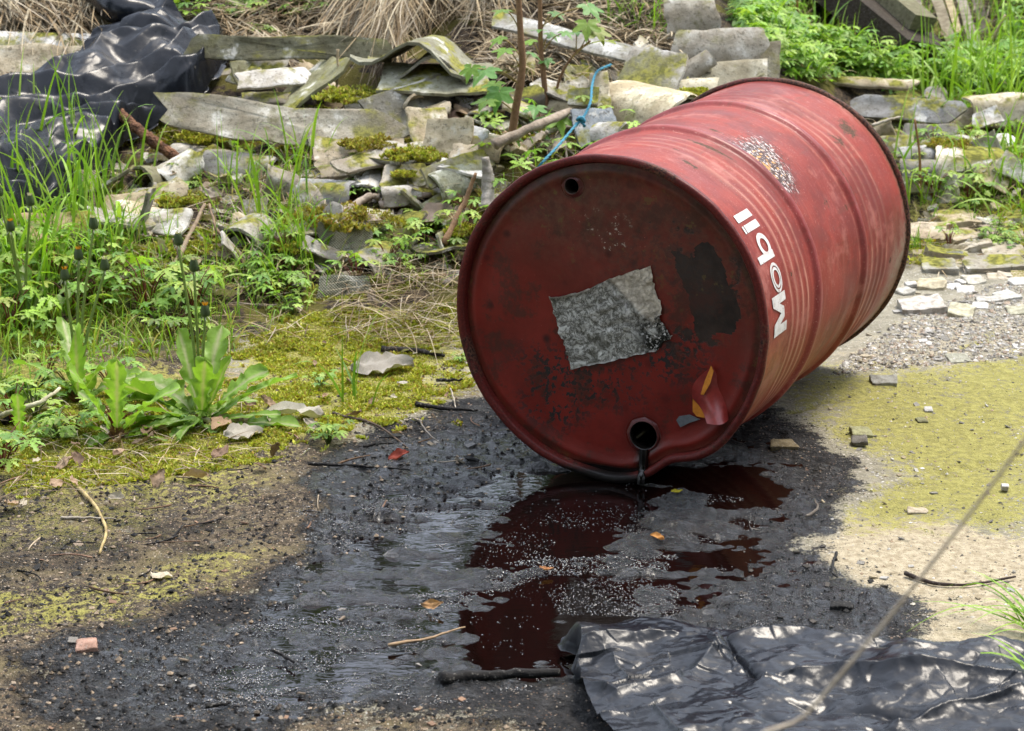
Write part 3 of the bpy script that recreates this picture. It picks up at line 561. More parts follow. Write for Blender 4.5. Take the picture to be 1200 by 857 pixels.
ring_(29.2, .0965, 4.6, .0225, .56, 'lettering', drum); bar(23.9, 26.6, .047, .1185, 'lettering', drum)
bar(35.6, 38.5, .0635, .1215, 'lettering', drum); bar(35.6, 38.5, .0530, .0600, 'lettering', drum); bar(40.1, 43.2, .0515, .1215, 'lettering', drum)

# ------------------------------------------------------------------ the wood round the clearing (what the spilled oil mirrors)
def leafcards(n, spread, size, cols, rng):
    c = rng.normal(0, 1, (n, 3)); c /= np.linalg.norm(c, axis=1)[:, None]; c *= (rng.random(n)**.45)[:, None]; c = c*np.array(spread)
    a = rng.normal(0, 1, (n, 3)); a /= np.linalg.norm(a, axis=1)[:, None]; b = np.cross(a, rng.normal(0, 1, (n, 3))); b /= np.linalg.norm(b, axis=1)[:, None]
    sz = size*rng.uniform(.6, 1.3, n)[:, None]
    V = np.stack([c-a*sz, c-b*sz*.55, c+a*sz, c+b*sz*.55], 1).reshape(-1, 3); F = np.arange(4*n).reshape(n, 4)
    C = np.repeat(np.array(cols)[rng.integers(0, len(cols), n)]*rng.uniform(.7, 1.25, (n, 1)), 4, 0); return V, F, C
wr = np.random.default_rng(3); wd = MB()
for k in range(46):
    az = wr.uniform(-180, 180); 
    if k < 16: az = -48+k*6.4+wr.uniform(-2, 2); d = wr.uniform(12.5, 19)
    elif k < 38: az = 100+ (k-16)*7.4+wr.uniform(-3, 3); d = wr.uniform(4.6, 7.5)
    else: az = (-60-(k-38)*6 if k < 42 else 55+(k-42)*11); d = wr.uniform(9, 13)
    x0, y0 = d*math.sin(R(az)), d*math.cos(R(az)); zb = hz(x0, y0) if y0 > 3 else 0; hgt = wr.uniform(6, 10)*(.66 if k < 16 else 1)
    V, F = tube(spline([(x0, y0, zb-.3), (x0+wr.normal(0, .15), y0, zb+hgt*.5), (x0+wr.normal(0, .3), y0+.2, zb+hgt)], 9), np.linspace(.10 if k < 16 else .17, .04, 9), 7); wd.add(V, F, (.06, .05, .04), 0)
    for q in range(9):
        t = wr.uniform(.18, 1.02); V, F, C = leafcards(40 if k < 16 else 210, (1.5, 1.5, .8), .17, [(.045, .10, .015), (.07, .13, .02), (.035, .075, .015)], wr)
        wd.add(V+np.array([x0+wr.normal(0, 1.0), y0+wr.normal(0, 1.0), zb+hgt*t]), F, C, 1)
    V, F, C = leafcards(160, (1.4, 1.2, .8), .15, [(.05, .10, .02), (.035, .07, .015)], wr); wd.add(V+np.array([x0+wr.normal(0, .8), y0, zb+.6]), F, C, 1)
link('woodland', wd.build('woodland', [M['grit'], M['leaf']], False), kind='stuff')

# ------------------------------------------------------------------ sheets of black plastic
def tri(t): return 1-2*np.abs(t-np.floor(t)-.5)
def crumple(x, y, seed, s=.22, n=7, aniso=0.0):
    r = np.random.default_rng(seed); z = 0
    xw = x+.25*s*fbm(x, y, s*1.6, 2, seed % 50+100); yw = y+.25*s*fbm(x, y, s*1.6, 2, seed % 50+110)
    for k in range(n):
        a = r.uniform(0, np.pi) if r.random() > aniso else r.normal(.1, .25); f = 1/(s*r.uniform(.35, 1.4)); u = (xw*np.cos(a)+yw*np.sin(a))*f+r.random()*9
        z = z+np.abs(tri(u)-.5)*2/f*r.uniform(.3, 1)*(.5+.5*smooth(.5+fbm(x, y, s*1.3, 1, seed % 50+120+k)))
    return z/n
def facet(x, y, seed, s):                       # flat facets meeting in sharp creases, as stiff film crumples
    r = np.random.default_rng(seed); z = np.zeros(len(x)); xw = x+.15*s*fbm(x, y, s*.9, 2, seed % 40+300); yw = y*1.25+.15*s*fbm(x, y, s*.9, 2, seed % 40+304)
    for k in range(3):
        a = r.uniform(0, 6.3); X_, Y_ = (xw*np.cos(a)-yw*np.sin(a))/s+k*7.3, (xw*np.sin(a)+yw*np.cos(a))/s; i, j = np.floor(X_).astype(int), np.floor(Y_).astype(int); best = np.full(len(x), -9.0)
        T = np.random.default_rng(seed*7+k).random((64, 64, 5))
        for di in (-1, 0, 1):
            for dj in (-1, 0, 1):
                c = T[(i+di) & 63, (j+dj) & 63]; dx_, dy_ = X_-(i+di)-c[:, 0], Y_-(j+dj)-c[:, 1]; best = np.maximum(best, c[:, 2]*.7+(c[:, 3]-.5)*1.5*dx_+(c[:, 4]-.5)*1.5*dy_-.55*(dx_*dx_+dy_*dy_))
        z = z+best*s*(1, -1, .8)[k]
    return (z-z.mean())*.42
def relax(z, nu, nv, k=2):
    z = z.reshape(nu, nv)
    for _ in range(k): p = np.pad(z, 1, 'edge'); z = (p[1:-1, 1:-1]*2+p[:-2, 1:-1]+p[2:, 1:-1]+p[1:-1, :-2]+p[1:-1, 2:])/6
    return z.ravel()
def front_sheet():
    nu, nv = 520, 360; U, V = np.meshgrid(np.linspace(0, 1, nu), np.linspace(0, 1, nv), indexing='ij'); U = U.ravel(); V = V.ravel()
    top = [flat(*p) for p in ((664,758),(700,752),(760,745),(860,748),(960,752),(1060,762),(1140,768),(1200,762),(1330,770))]
    bot = [flat(*p) for p in ((668,800),(690,845),(715,885),(790,960),(900,1000),(1040,1010),(1160,1010),(1250,1000),(1360,990))]
    T = spline([(a, b, 0) for a, b in top], nu); B = spline([(a, b, 0) for a, b in bot], nu)
    iu = np.round(U*(nu-1)).astype(int); P = T[iu]*(1-V)[:, None]+B[iu]*V[:, None]; x, y = P[:, 0], P[:, 1]
    x = x+.012*fbm(V*0+y, y, .05, 2, 130)*(U < .02); y = y+(.012*vnoise(x/.03, x*0, 131)+.014*vnoise(x/.10, x*0, 132))*smooth((.06-V)/.06); x = x+(.014*vnoise(y/.035, y*0, 137)+.012*vnoise(y/.12, y*0, 138))*smooth((.08-U)/.08)
    def rid(pts, h, wdt):
        L = [flat(*p, .04) for p in pts]; d = np.full(len(x), 9.0)
        for a, b in zip(L, L[1:]): d = np.minimum(d, seg_dist(x+.012*vnoise(x/.06, y/.06, 133), y+.012*vnoise(x/.06, y/.06, 134), a, b))
        return h*.55*np.exp(-np.abs(d/(wdt*.7))**1.0)
    ed = np.minimum(np.minimum(smooth(U/.06), smooth(V/.05)), smooth((1-U)/.05))
    body = .030*smooth(V/.12)*(.7+.3*smooth((V)/.4))+.008*fbm(x, y, .2, 2, 135)
    z = body+rid([(690,760),(760,750),(850,750),(960,748),(1080,756),(1200,752)], .030, .035)+rid([(850,750),(893,800)], -.030, .010)+rid([(893,805),(930,800),(1000,795),(1080,800),(1200,810)], .040, .028)+rid([(930,825),(1010,835),(1070,840)], -.018, .02)
    z = z+rid([(670,790),(720,815),(800,800),(840,760)], .030, .028)+rid([(700,840),(760,838),(800,870)], .020, .012)+rid([(1060,850),(1110,832),(1200,822)], .022, .016)+rid([(1040,775),(1110,770),(1170,785)], .026, .03)+rid([(860,830),(940,850),(1060,860)], -.014, .02)+rid([(720,770),(745,800)], .014, .012)
    z = z+.20*facet(x, y, 11, .17)+.26*facet(x, y, 12, .085)+.27*facet(x, y, 13, .042)+.22*facet(x, y, 14, .018)+.006
    z = .003+np.maximum(z, 0)*ed+.006*np.abs(fbm(x, y, .03, 2, 136))*(1-ed)
    z = z+.004
    return mesh('black_plastic_sheet', np.stack([x, y, z], 1), gridfaces(nu, nv)[:, ::-1].copy(), [M['plastic']])
tag(link('black_plastic_sheet', front_sheet()), 'crumpled black plastic sheet spread flat in the foreground beside the spilled oil', 'plastic sheet')
def back_sheet():
    nu, nv = 300, 330; U, V = np.meshgrid(np.linspace(0, 1, nu), np.linspace(0, 1, nv), indexing='ij'); U = U.ravel(); V = V.ravel()
    Lp = [at(*p, .05) for p in ((140,22),(122,48),(92,74),(56,98),(16,122),(-50,150),(-110,180))]; Rp = [at(*p, .04) for p in ((268,54),(262,72),(236,112),(196,134),(160,158),(108,206),(40,252),(-60,296))]
    A = spline(Lp, nv); B = spline(Rp, nv); iv = np.round(V*(nv-1)).astype(int)
    P = A[iv]*(1-U)[:, None]+B[iv]*U[:, None]; x, y = P[:, 0], P[:, 1]
    base = heap(x, y); lo = .03+.05*np.sin(np.pi*np.clip(U, 0, 1))**.7*(1-.2*V)
    c_, s_ = math.cos(R(-142)), math.sin(R(-142)); la = x*c_+y*.6*s_; tr_ = -x*s_+y*c_
    f1 = np.abs(tri((tr_+.09*fbm(x, y, .3, 3, 140))/.21)-.5)*.085+np.abs(tri((tr_+.22*la+.10*fbm(x, y, .25, 2, 142))/.12)-.5)*.02
    e = np.minimum(smooth(U/.06), smooth((1-U)/.06))
    z = base+lo*e+f1*e+.30*facet(la*.5, tr_/1.25, 21, .12)*e+.34*facet(la*.55, tr_/1.25, 22, .06)*e+.34*facet(la*.7, tr_/1.25, 23, .030)*e+.03; z = relax(z, nu, nv, 2)
    x = x+.012*vnoise(V*40, V*0, 143)*(U > .992)
    return mesh('sheet', np.stack([x, y, z], 1), gridfaces(nu, nv).copy(), [M['plastic2']])
bs = empty('black_plastic_sheet', at(120, 150), 'torn black plastic sheet draped over the rubble heap at upper left', 'plastic sheet')
def child(o, par): o.parent = par; o.matrix_parent_inverse = Matrix.Translation(-par.location); return o
child(link('sheet', back_sheet()), bs)
n = 40; pth = spline([at(*p, l) for p, l in (((118,-14),.10), ((140,12),.11), ((170,18),.10), ((205,36),.08), ((252,60),.05))], n); V, F = tube(pth, np.linspace(.055, .016, n), 16)
V[:, 2] += .014*crumple(V[:, 0]*3, V[:, 1]*3, 23, .2, 6)*6; V[:, 1] += .3*crumple(V[:, 0], V[:, 2], 24, .07, 5)
mb = MB(); mb.add(V, F); child(link('rolled_fold', mb.build('rolled_fold', [M['plastic2']])), bs)

# ------------------------------------------------------------------ broken roofing sheets and stones
def shard_mesh(name, L, Wd, curve, seed, t=.007, corners=None, mat=None, rag=1.0):
    r = np.random.default_rng(seed)
    if corners is None:
        k = r.integers(4, 7); base_ = [(-1, -1), (1, -1), (1, 1), (-1, 1)]; c = [(a*r.uniform(.7, 1), b*r.uniform(.7, 1)) for a, b in base_]
        if k > 4: c.insert(2, (r.uniform(.8, 1.1), r.uniform(-.2, .4)))
        if k > 5: c.append((r.uniform(-1.1, -.8), r.uniform(-.3, .3)))
        corners = c
    c = np.array(corners, float)*np.array([L/2, Wd/2]); n = 44
    seg = np.linalg.norm(np.roll(c, -1, 0)-c, axis=1); cum = np.concatenate([[0], np.cumsum(seg)]); tt = np.linspace(0, cum[-1], n, endpoint=False); B = []
    for q in tt:
        i = min(np.searchsorted(cum, q, 'right')-1, len(c)-1); f = (q-cum[i])/seg[i]; B.append(c[i]*(1-f)+c[(i+1) % len(c)]*f)
    B = np.array(B); B += (rag*.018*min(L, Wd)*fbm(np.arange(n)*.37+seed, np.zeros(n)+seed, 1.0, 3, 150))[:, None]*B/np.linalg.norm(B, axis=1)[:, None]
    cen = B.mean(0); ks = np.array([.2, .4, .6, .8, .93, 1.0]); kind, a, b = curve
    def h(u, v):
        if kind == 'wave': return u, v, a*np.cos(2*np.pi*(v/b))
        if kind == 'arc': th = v/a; return u, a*np.sin(th)*np.ones_like(u), a*np.cos(th)-a
        return u, v, .12*v*v/max(Wd, .01)*a+.004*fbm(u, v, .06, 2, seed % 40+160)
    def lay(off):
        P = np.concatenate([[cen]]+[cen+(B-cen)*k for k in ks]); u, v, z = h(P[:, 0], P[:, 1])
        z = z+.0022*fbm(P[:, 0], P[:, 1], .03, 2, seed % 30+170); return np.stack([u, v, z+off], 1)
    T, Bo = lay(0), lay(-t); m = len(T); bev = T.copy(); bev[-n:, 2] -= .0012; T = bev
    j = np.arange(n); kx = (j+1) % n; F = [np.stack([0*j, 1+j, 1+kx, 1+kx], 1)]
    for q in range(len(ks)-1): a0 = 1+q*n; F.append(np.stack([a0+j, a0+n+j, a0+n+kx, a0+kx], 1))
    top = np.concatenate(F); botm = top[:, [0, 3, 2, 1]].copy(); fix = botm[:, 1] == botm[:, 2]; botm[fix] = botm[fix][:, [0, 1, 3, 3]]
    a0 = 1+(len(ks)-1)*n; side = np.stack([a0+j, m+a0+j, m+a0+kx, a0+kx], 1)
    mb = MB(); mb.add(T, top); mb.add(Bo, botm); V = np.concatenate([T, Bo]); mb.add(V, side)
    me_ = mb.build(name, [mat or M['cement']]); return me_
CREAM, TAN, GREY, DARK, GREEN, BLUE, WHITE = (.56,.49,.36), (.44,.37,.25), (.37,.355,.32), (.20,.185,.155), (.25,.245,.155), (.24,.26,.29), (.62,.61,.58)
W_ = lambda a=.022, lam=.15: ('wave', a, lam)
A_ = lambda r=.06: ('arc', r, 0)
F_ = ('flat', .6, 0)
SH = [ # px, py, lift, length, width, yaw, roll, slope, curve, colour, hatch, label
 (38,52,.07,.28,.09,-9,48,0,A_(.09),WHITE,0,'smooth pale grey roofing strip at far left edge above the tan slab'),
 (30,80,.05,.36,.15,-6,52,0,F_,CREAM,0,'tan slab with a rust stain beside the draped plastic sheet'),
 (330,141,.085,.53,.095,-5,56,-3,('flat',1.6,0),(.40,.37,.30),0,'long curved roofing strip with a whitish broken left end spanning the heap'),
 (262,178,.045,.27,.15,-27,12,-2,A_(.055),(.42,.40,.36),0,'half round ridge tile lying below the rusty rod tip'),
 (70,226,.035,.16,.13,-6,46,4,('flat',2.0,0),(.34,.30,.20),1,'cross hatched tan tile fragment under the lower edge of the black plastic'),
 (148,245,.03,.09,.08,5,48,0,F_,TAN,0,'small tan shard between grass blades right of the cross hatched tan tile'),
 (192,258,.03,.10,.07,-24,35,0,F_,WHITE,0,'pale grey triangular chip on moss right of the small tan shard'),
 (60,270,.03,.20,.09,4,45,0,F_,(.55,.42,.27),0,'buff slab half hidden by grass at far left'),
 (293,258,.055,.12,.16,72,10,4,A_(.052),(.35,.34,.30),0,'arched tile fragment with a dark hollow facing the camera'),
 (404,290,.035,.12,.095,4,60,0,('flat',3.0,0),(.33,.33,.27),1,'dished grey tile fragment with dotted texture standing on edge'),
 (405,342,.01,.11,.07,-3,58,0,F_,(.28,.28,.22),1,'grey textured shard below the dished tile fragment'),
 (440,292,.05,.12,.11,60,14,6,A_(.05),GREY,0,'small arched fragment right of the dished tile'),
 (520,287,.035,.07,.06,85,70,0,F_,(.26,.27,.18),0,'greenish rounded slab upright in the weeds left of the drum'),
 (500,60,.125,.25,.27,80,6,-5,W_(.034,.25),(.24,.24,.18),0,'large arched roofing sheet forming the roof of the stack under the straw'),
 (515,74,.10,.26,.22,86,4,-3,W_(.035,.22),(.27,.265,.22),0,'second arched sheet nested beneath the roof of the stack'),
 (512,90,.085,.24,.13,-1,20,0,F_,(.33,.33,.25),0,'flat greenish slab lying across the middle of the stack'),
 (478,123,.05,.20,.10,28,58,12,F_,(.20,.195,.165),0,'dark slanting slab at the mouth of the hollow under the stack'),
 (437,118,.05,.15,.10,14,35,5,A_(.07),(.42,.39,.32),0,'mossy curved shard left of the hollow under the stack'),
 (362,98,.06,.17,.17,-62,34,6,F_,(.25,.25,.15),0,'greenish panel leaning in a tent shape on the heap'),
 (322,92,.075,.18,.05,24,40,0,F_,WHITE,0,'pale edged plank shard on the left of the tent shaped pair'),
 (285,88,.05,.09,.06,-50,40,0,F_,(.5,.47,.4),0,'narrow pale splinter left of the tent shaped pair'),
 (338,56,.10,.44,.055,-4,66,0,F_,(.17,.165,.11),0,'long dark slab with a cavity under it at the upper left of the heap'),
 (505,148,.05,.10,.10,20,52,0,F_,CREAM,0,'cream slab leaning behind the upright cream slab'),
 (526,167,.045,.095,.12,-14,66,0,F_,(.58,.50,.36),0,'upright cream slab with rounded top at the centre of the heap'),
 (553,161,.05,.06,.07,-40,55,0,A_(.05),(.42,.43,.44),0,'blue grey rounded lump beside the upright cream slab'),
 (543,182,.03,.07,.06,-20,48,0,F_,(.60,.50,.36),0,'small cream triangle below the blue grey lump'),
 (535,196,.05,.17,.05,38,50,8,F_,(.34,.33,.26),0,'thin grey plank shard slanting up below the cream slabs'),
 (543,212,.04,.13,.09,42,70,8,A_(.05),(.30,.31,.23),0,'greenish curved slab standing under the slanting plank shard'),
 (420,176,.035,.20,.14,8,32,4,F_,(.36,.31,.23),0,'mossy ragged brown slab right of the arched tile fragment'),
 (452,184,.045,.22,.05,27,30,6,F_,(.43,.39,.33),0,'long narrow splinter slanting over the mossy brown slab'),
 (474,203,.03,.10,.07,4,35,0,F_,(.50,.46,.38),0,'square pale shard with a moss patch below the long splinter'),
 (378,212,.05,.16,.12,-20,10,2,A_(.05),(.30,.30,.30),0,'curled dark grey bark like shard above the arched tile fragment'),
 (738,118,.075,.24,.22,-52,46,0,A_(.095),(.60,.53,.38),0,'large cream half round tile leaning just behind the drum'),
 (762,88,.08,.15,.13,-30,48,0,F_,(.50,.48,.44),0,'pale grey bent sheet behind the large cream half round tile'),
 (808,94,.075,.12,.11,12,14,2,A_(.042),(.52,.49,.38),0,'small half round tile with a white broken end behind the drum'),
 (795,112,.03,.20,.12,-2,30,0,F_,(.24,.23,.20),0,'dark slab under the small half round tile'),
 (655,112,.05,.18,.17,-32,18,2,A_(.062),(.44,.39,.27),0,'tan half round tile behind the sapling stems'),
 (683,112,.075,.07,.05,-10,40,0,F_,(.40,.38,.33),0,'small grey shard resting on the tan half round tile'),
 (680,86,.05,.08,.05,14,40,0,F_,(.36,.35,.28),0,'small greenish shard above the blue twine knot'),
 (699,147,.055,.10,.09,24,55,0,F_,(.27,.30,.33),0,'blue grey angular block beside the blue twine'),
 (703,118,.06,.05,.16,0,40,4,F_,(.46,.42,.32),0,'narrow tan strip left of the large cream half round tile'),
 (810,22,.11,.12,.12,-4,74,0,A_(.12),(.44,.41,.34),0,'upper grey slab standing on edge behind the mossy slab'),
 (838,57,.085,.22,.105,4,74,0,A_(.14),(.45,.42,.36),0,'broad grey slab with a mossy corner standing above the drum'),
 (868,72,.05,.22,.11,3,62,0,F_,(.33,.31,.24),0,'greenish slab behind the mossy cornered slab'),
 (840,82,.04,.24,.10,6,12,4,W_(.02,.14),(.36,.34,.26),0,'flat sheet under the broad grey slab'),
 (668,44,.10,.42,.06,-27,22,-9,F_,(.33,.33,.31),0,'long thin grey plank of roofing sloping down through the straw'),
 (1020,100,.05,.30,.07,-8,20,-2,W_(.02,.16),(.52,.45,.33),0,'long tan sheet edge behind the dark grey slab right of the drum'),
 (1060,126,.05,.32,.10,-16,46,-2,F_,(.29,.295,.30),0,'dark grey lichen spotted slab right of the drum'),
 (1172,124,.075,.20,.15,14,38,2,W_(.026,.17),(.62,.57,.44),0,'cream corrugated tile at the right edge among grass'),
 (1140,166,.03,.24,.07,-2,28,0,F_,WHITE,0,'long whitish slab lying behind the smooth cream tile'),
 (1132,192,.045,.20,.17,-6,40,0,W_(.02,.2),(.62,.57,.46),0,'smooth cream curved tile right of the drum'),
 (1076,180,.045,.10,.09,20,50,0,A_(.05),(.33,.33,.32),0,'small grey curled fragment left of the smooth cream tile'),
 (1048,170,.04,.12,.08,-14,44,0,F_,(.58,.54,.46),0,'cream fragment touching the far rim of the drum'),
 (1075,215,.03,.10,.06,8,55,0,F_,(.24,.24,.15),0,'dark mossy fragment in the grass right of the drum'),
]
for i, (px, py, lf, L, Wd, yw, ro, sl_, cv, c, ht, lab) in enumerate(SH):
    cn = {2: [(-1,.85),(-.86,.1),(-.92,-.5),(-.3,-1),(.35,-1),(.8,-.7),(1,-.1),(.7,.75),(.1,.6),(-.5,.9)], 11+4: None, 21: [(-1,-.8),(-.4,-1),(.3,-.8),(1,-1),(.95,.7),(.4,1),(-.2,.75),(-.9,1)], 13: [(-1,-.9),(.2,-1),(1,-.75),(.8,.2),(1,1),(-.3,.85),(-1,1)]}.get(i)
    o = link('roof_tile_fragment', shard_mesh('roof_tile_fragment', L*(1.22 if px < 990 else 1.0), Wd*(1.25 if px < 990 else .9), cv, 300+i, .009 if L > .1 else .007, corners=cn, rag=1.8, mat=M['hatch' if ht else 'cement']), loc=at(px, py, lf))
    o.rotation_euler = (Matrix.Rotation(R(yw), 3, 'Z') @ Matrix.Rotation(R(-sl_), 3, 'Y') @ Matrix.Rotation(R(ro), 3, 'X')).to_euler()
    o.color = (*c, 1); tag(o, lab, 'tile shard', 'broken roofing pieces on the rubble heap')
r = np.random.default_rng(29); MS = [shard_mesh('roof_tile_shard', r.uniform(.10, .20), r.uniform(.07, .13), [A_(.05), A_(.07), F_, ('flat', 2, 0), W_(.014, .10), F_, A_(.045), F_][k], 1200+k, .008, rag=2.4) for k in range(8)]
def scatter_shards(boxes):
    for x0, y0, x1, y1, n in boxes:
        for k in range(n):
            p = at(r.uniform(x0, x1), r.uniform(y0, y1), r.uniform(.005, .06)); o = link('roof_tile_shard', MS[r.integers(0, 8)], loc=p); o.rotation_euler = (R(r.normal(32, 24)), R(r.normal(0, 22)), R(r.normal(0, 38))); k_ = r.uniform(.7, 1.2); o.scale = (r.uniform(.6, 1.15),)*3
            o.color = (*(k_*np.array([CREAM, TAN, GREY, GREY, GREEN, DARK, WHITE, (.45,.42,.35)][r.integers(0, 8)])), 1); tag(o, 'broken curved roofing shard tilted in the rubble', 'tile shard', 'tilted shards in the rubble')
scatter_shards([(150,190,540,300,22), (190,120,400,200,8), (380,90,560,220,14), (560,70,720,160,12), (240,60,420,125,8), (20,210,200,290,7), (1000,100,1200,230,16), (770,70,880,112,5), (720,60,800,110,3)])
FLAT = [ # flat stones on the ground at the right: px, py, length px, depth px(seen), turn, colour, label
 (1122,256,52,26,12,(.50,.43,.31),'cracked tan flagstone beside the smooth cream tile'), (1085,270,48,20,-10,(.48,.41,.31),'tan flagstone left of the cracked flagstone'), (1128,275,44,18,14,(.46,.39,.30),'tan flagstone below the cracked flagstone'),
 (1163,257,34,10,24,(.37,.35,.29),'narrow grey stone wedged among the tan flagstones'), (1192,250,34,22,-40,(.50,.47,.38),'tilted pale stone at the right edge'), (1172,272,46,16,4,(.40,.34,.28),'brownish flagstone at the right edge of the stone row'), (1175,262,30,10,0,(.46,.40,.31),'small tan stone behind the brownish flagstone'),
 (1142,288,46,7,2,(.48,.43,.34),'thin tan stone layered above the long grey kerb stone'), (1110,297,60,7,-3,(.44,.39,.30),'thin brown layered stone left of the leaf shaped stone'), (1174,293,46,15,12,(.47,.43,.35),'leaf shaped pale stone above the long grey kerb stone'),
 (1102,311,48,17,-6,(.34,.33,.29),'wedge shaped grey stone near the far end of the drum'), (1162,311,78,15,3,(.33,.31,.26),'long grey kerb stone in the right hand stone row'), (1092,331,36,11,-4,(.50,.45,.32),'buff chip below the wedge shaped grey stone'),
 (1117,331,20,8,6,WHITE,'white chip beside the buff chip'), (1127,326,14,8,50,WHITE,'small upright white chip between buff stones'), (1140,325,26,12,8,(.56,.54,.46),'pale four sided chip below the long grey kerb stone'), (1132,335,24,8,-4,WHITE,'whitish flat chip in front of the pale four sided chip'),
 (1165,320,20,8,0,(.54,.49,.40),'small cream chip under the kerb stone'), (1182,321,26,7,0,(.53,.47,.37),'cream chip right of the small cream chip'), (1194,328,24,8,6,WHITE,'white chip at the right edge of the frame'),
 (1080,357,62,15,3,(.52,.49,.44),'large pale triangular slab by the foot of the drum'), (1126,362,38,13,-10,(.50,.48,.35),'yellowish chip right of the large pale triangular slab'), (1149,354,22,10,-8,WHITE,'bright white pebble right of the yellowish chip'), (1160,347,32,7,0,(.48,.47,.43),'thin grey chip above the bright white pebble'), (1180,344,30,12,24,(.54,.54,.50),'raised pale wedge at the right of the gravel'),
 (1192,361,26,9,-4,(.44,.43,.32),'greenish grey chip at the right edge below the wedge'), (1060,338,20,10,30,(.50,.49,.44),'pale chip tucked behind the far rim'), (1068,330,14,8,10,WHITE,'little white chip beside the far rim'), (1050,412,0,0,0,None,''),
 (1036,442,36,7,0,(.30,.30,.27),'flat dark grey stone on the green concrete'), (1122,416,30,8,6,(.36,.36,.29),'flat greenish stone on the gravel at right'), (1010,502,25,8,6,(.30,.30,.16),'mossy stone at the edge of the oil stain'), (1007,512,20,9,-6,(.16,.15,.13),'dark stone beside the mossy stone'), (1075,593,26,6,0,(.45,.39,.29),'pale scuffed chip on the pale concrete'),
 (918,516,34,7,8,(.20,.16,.09),'brown bark chip on the dark soil right of the drum'), (100,751,30,10,8,(.42,.26,.20),'flat orange brown stone in the black dirt at lower left'), (835,614,0,0,0,None,''), (232,765,13,8,20,(.42,.33,.25),'tan stone half sunk in the black dirt'), (225,690,0,0,0,None,''), (1088,475,12,5,0,(.50,.50,.48),'pale chip on the mossy concrete'), (1080,488,13,6,5,(.22,.22,.12),'greenish chip on the mossy concrete'),
 (985,703,30,5,-10,(.02,.02,.02),'black curled scrap on the oily ground'), (1178,567,9,6,0,(.55,.53,.50),'round white pebble by the mossy crack')]
for i, (px, py, lx, dy, tn, c, lab) in enumerate(FLAT):
    if not c: continue
    p = at(px, py, .012); dist = (p-Vector(cam.location)).length; L = lx*dist/FPX; Wd = min(L*1.1, max(dy*dist/FPX/.30, L*.35)); r = np.random.default_rng(700+i); th = min(.03, max(.008, .22*L))
    o = link('flat_stone', shard_mesh('flat_stone', L, Wd, ('flat', .15, 0), 500+i, th, rag=1.6, mat=M['stone'] if py > 320 else None), loc=Vector((p.x, p.y, hz(p.x, p.y)+th*.72)), rot=(R(r.uniform(2, 12)), R(r.normal(0, 4)), R(tn)))
    o.color = (*c, 1); tag(o, lab, 'stone', 'flat stones on the ground')

# ------------------------------------------------------------------ scatter helpers
def atv(px, py):                                # many places at once
    n = len(px); vx = (px-600)/FPX; vy = -(py-428.5)/FPX; dx = vx; dy = cp+vy*sp; dz = vy*cp-sp
    out = np.zeros((n, 3)); Yg = np.linspace(2.6, 10.5, 240)
    for k in range(0, n, 1500):
        sl_ = slice(k, k+1500); t = Yg[None]/dy[sl_, None]; g = CAM_H+dz[sl_, None]*t-heap(dx[sl_, None]*t, np.broadcast_to(Yg, t.shape)); i = np.argmax(g < 0, 1); i[i == 0] = 239
        r = np.arange(len(i)); g0 = g[r, i-1]; g1 = g[r, i]; y = Yg[i-1]+(Yg[i]-Yg[i-1])*g0/(g0-g1+1e-9); t = y/dy[sl_]; out[sl_] = np.stack([dx[sl_]*t, y, CAM_H+dz[sl_]*t], 1)
    return out
def inside(P, n, rng):
    P = np.array(P, float); lo, hi = P.min(0), P.max(0); out = []
    while sum(map(len, out)) < n:
        q = rng.uniform(lo, hi, (n*2, 2)); out.append(q[inpoly(q[:, 0], q[:, 1], P)])
    q = np.concatenate(out)[:n]; return q[:, 0], q[:, 1]
def ribbons(base, dirs, length, width, droop, cols, rng, seg=6, vfold=.0, curl=0.0):
    """many grass blades or straws at once; base n x 3, dirs n x 3"""
    n = len(base); t = np.linspace(0, 1, seg+1); d = dirs/np.linalg.norm(dirs, axis=1)[:, None]
    L = np.asarray(length)[:, None, None]; T = t[None, :, None]
    side = np.cross(d, [0, 0, 1.0])+rng.normal(0, .25, (n, 3)); side /= np.linalg.norm(side, axis=1)[:, None]
    hor = d.copy(); hor[:, 2] = 0; hor /= np.linalg.norm(hor, axis=1)[:, None]+1e-6
    dr = np.asarray(droop)[:, None, None]
    C = base[:, None]+d[:, None]*L*T*(1-.15*dr*T)+hor[:, None]*L*.35*dr*T**2-np.array([0, 0, 1.0])*L*dr*.75*T**2.4
    C = C+side[:, None]*(curl*rng.normal(0, 1, (n, 1, 1))*L*T**2)
    w_ = np.asarray(width)[:, None, None]*np.maximum(1-T**2.2, .06)*np.minimum(.55+T*3, 1)
    A = C-side[:, None]*w_*.5; B = C+side[:, None]*w_*.5
    V = np.stack([A, B], 2).reshape(-1, 3); b0 = (np.arange(n)*(seg+1)*2)[:, None]; k = np.arange(seg)[None]*2
    F = np.stack([b0+k, b0+k+1, b0+k+3, b0+k+2], -1).reshape(-1, 4)
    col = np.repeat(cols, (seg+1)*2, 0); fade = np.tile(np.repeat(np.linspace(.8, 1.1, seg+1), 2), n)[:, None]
    return V, F, col*fade

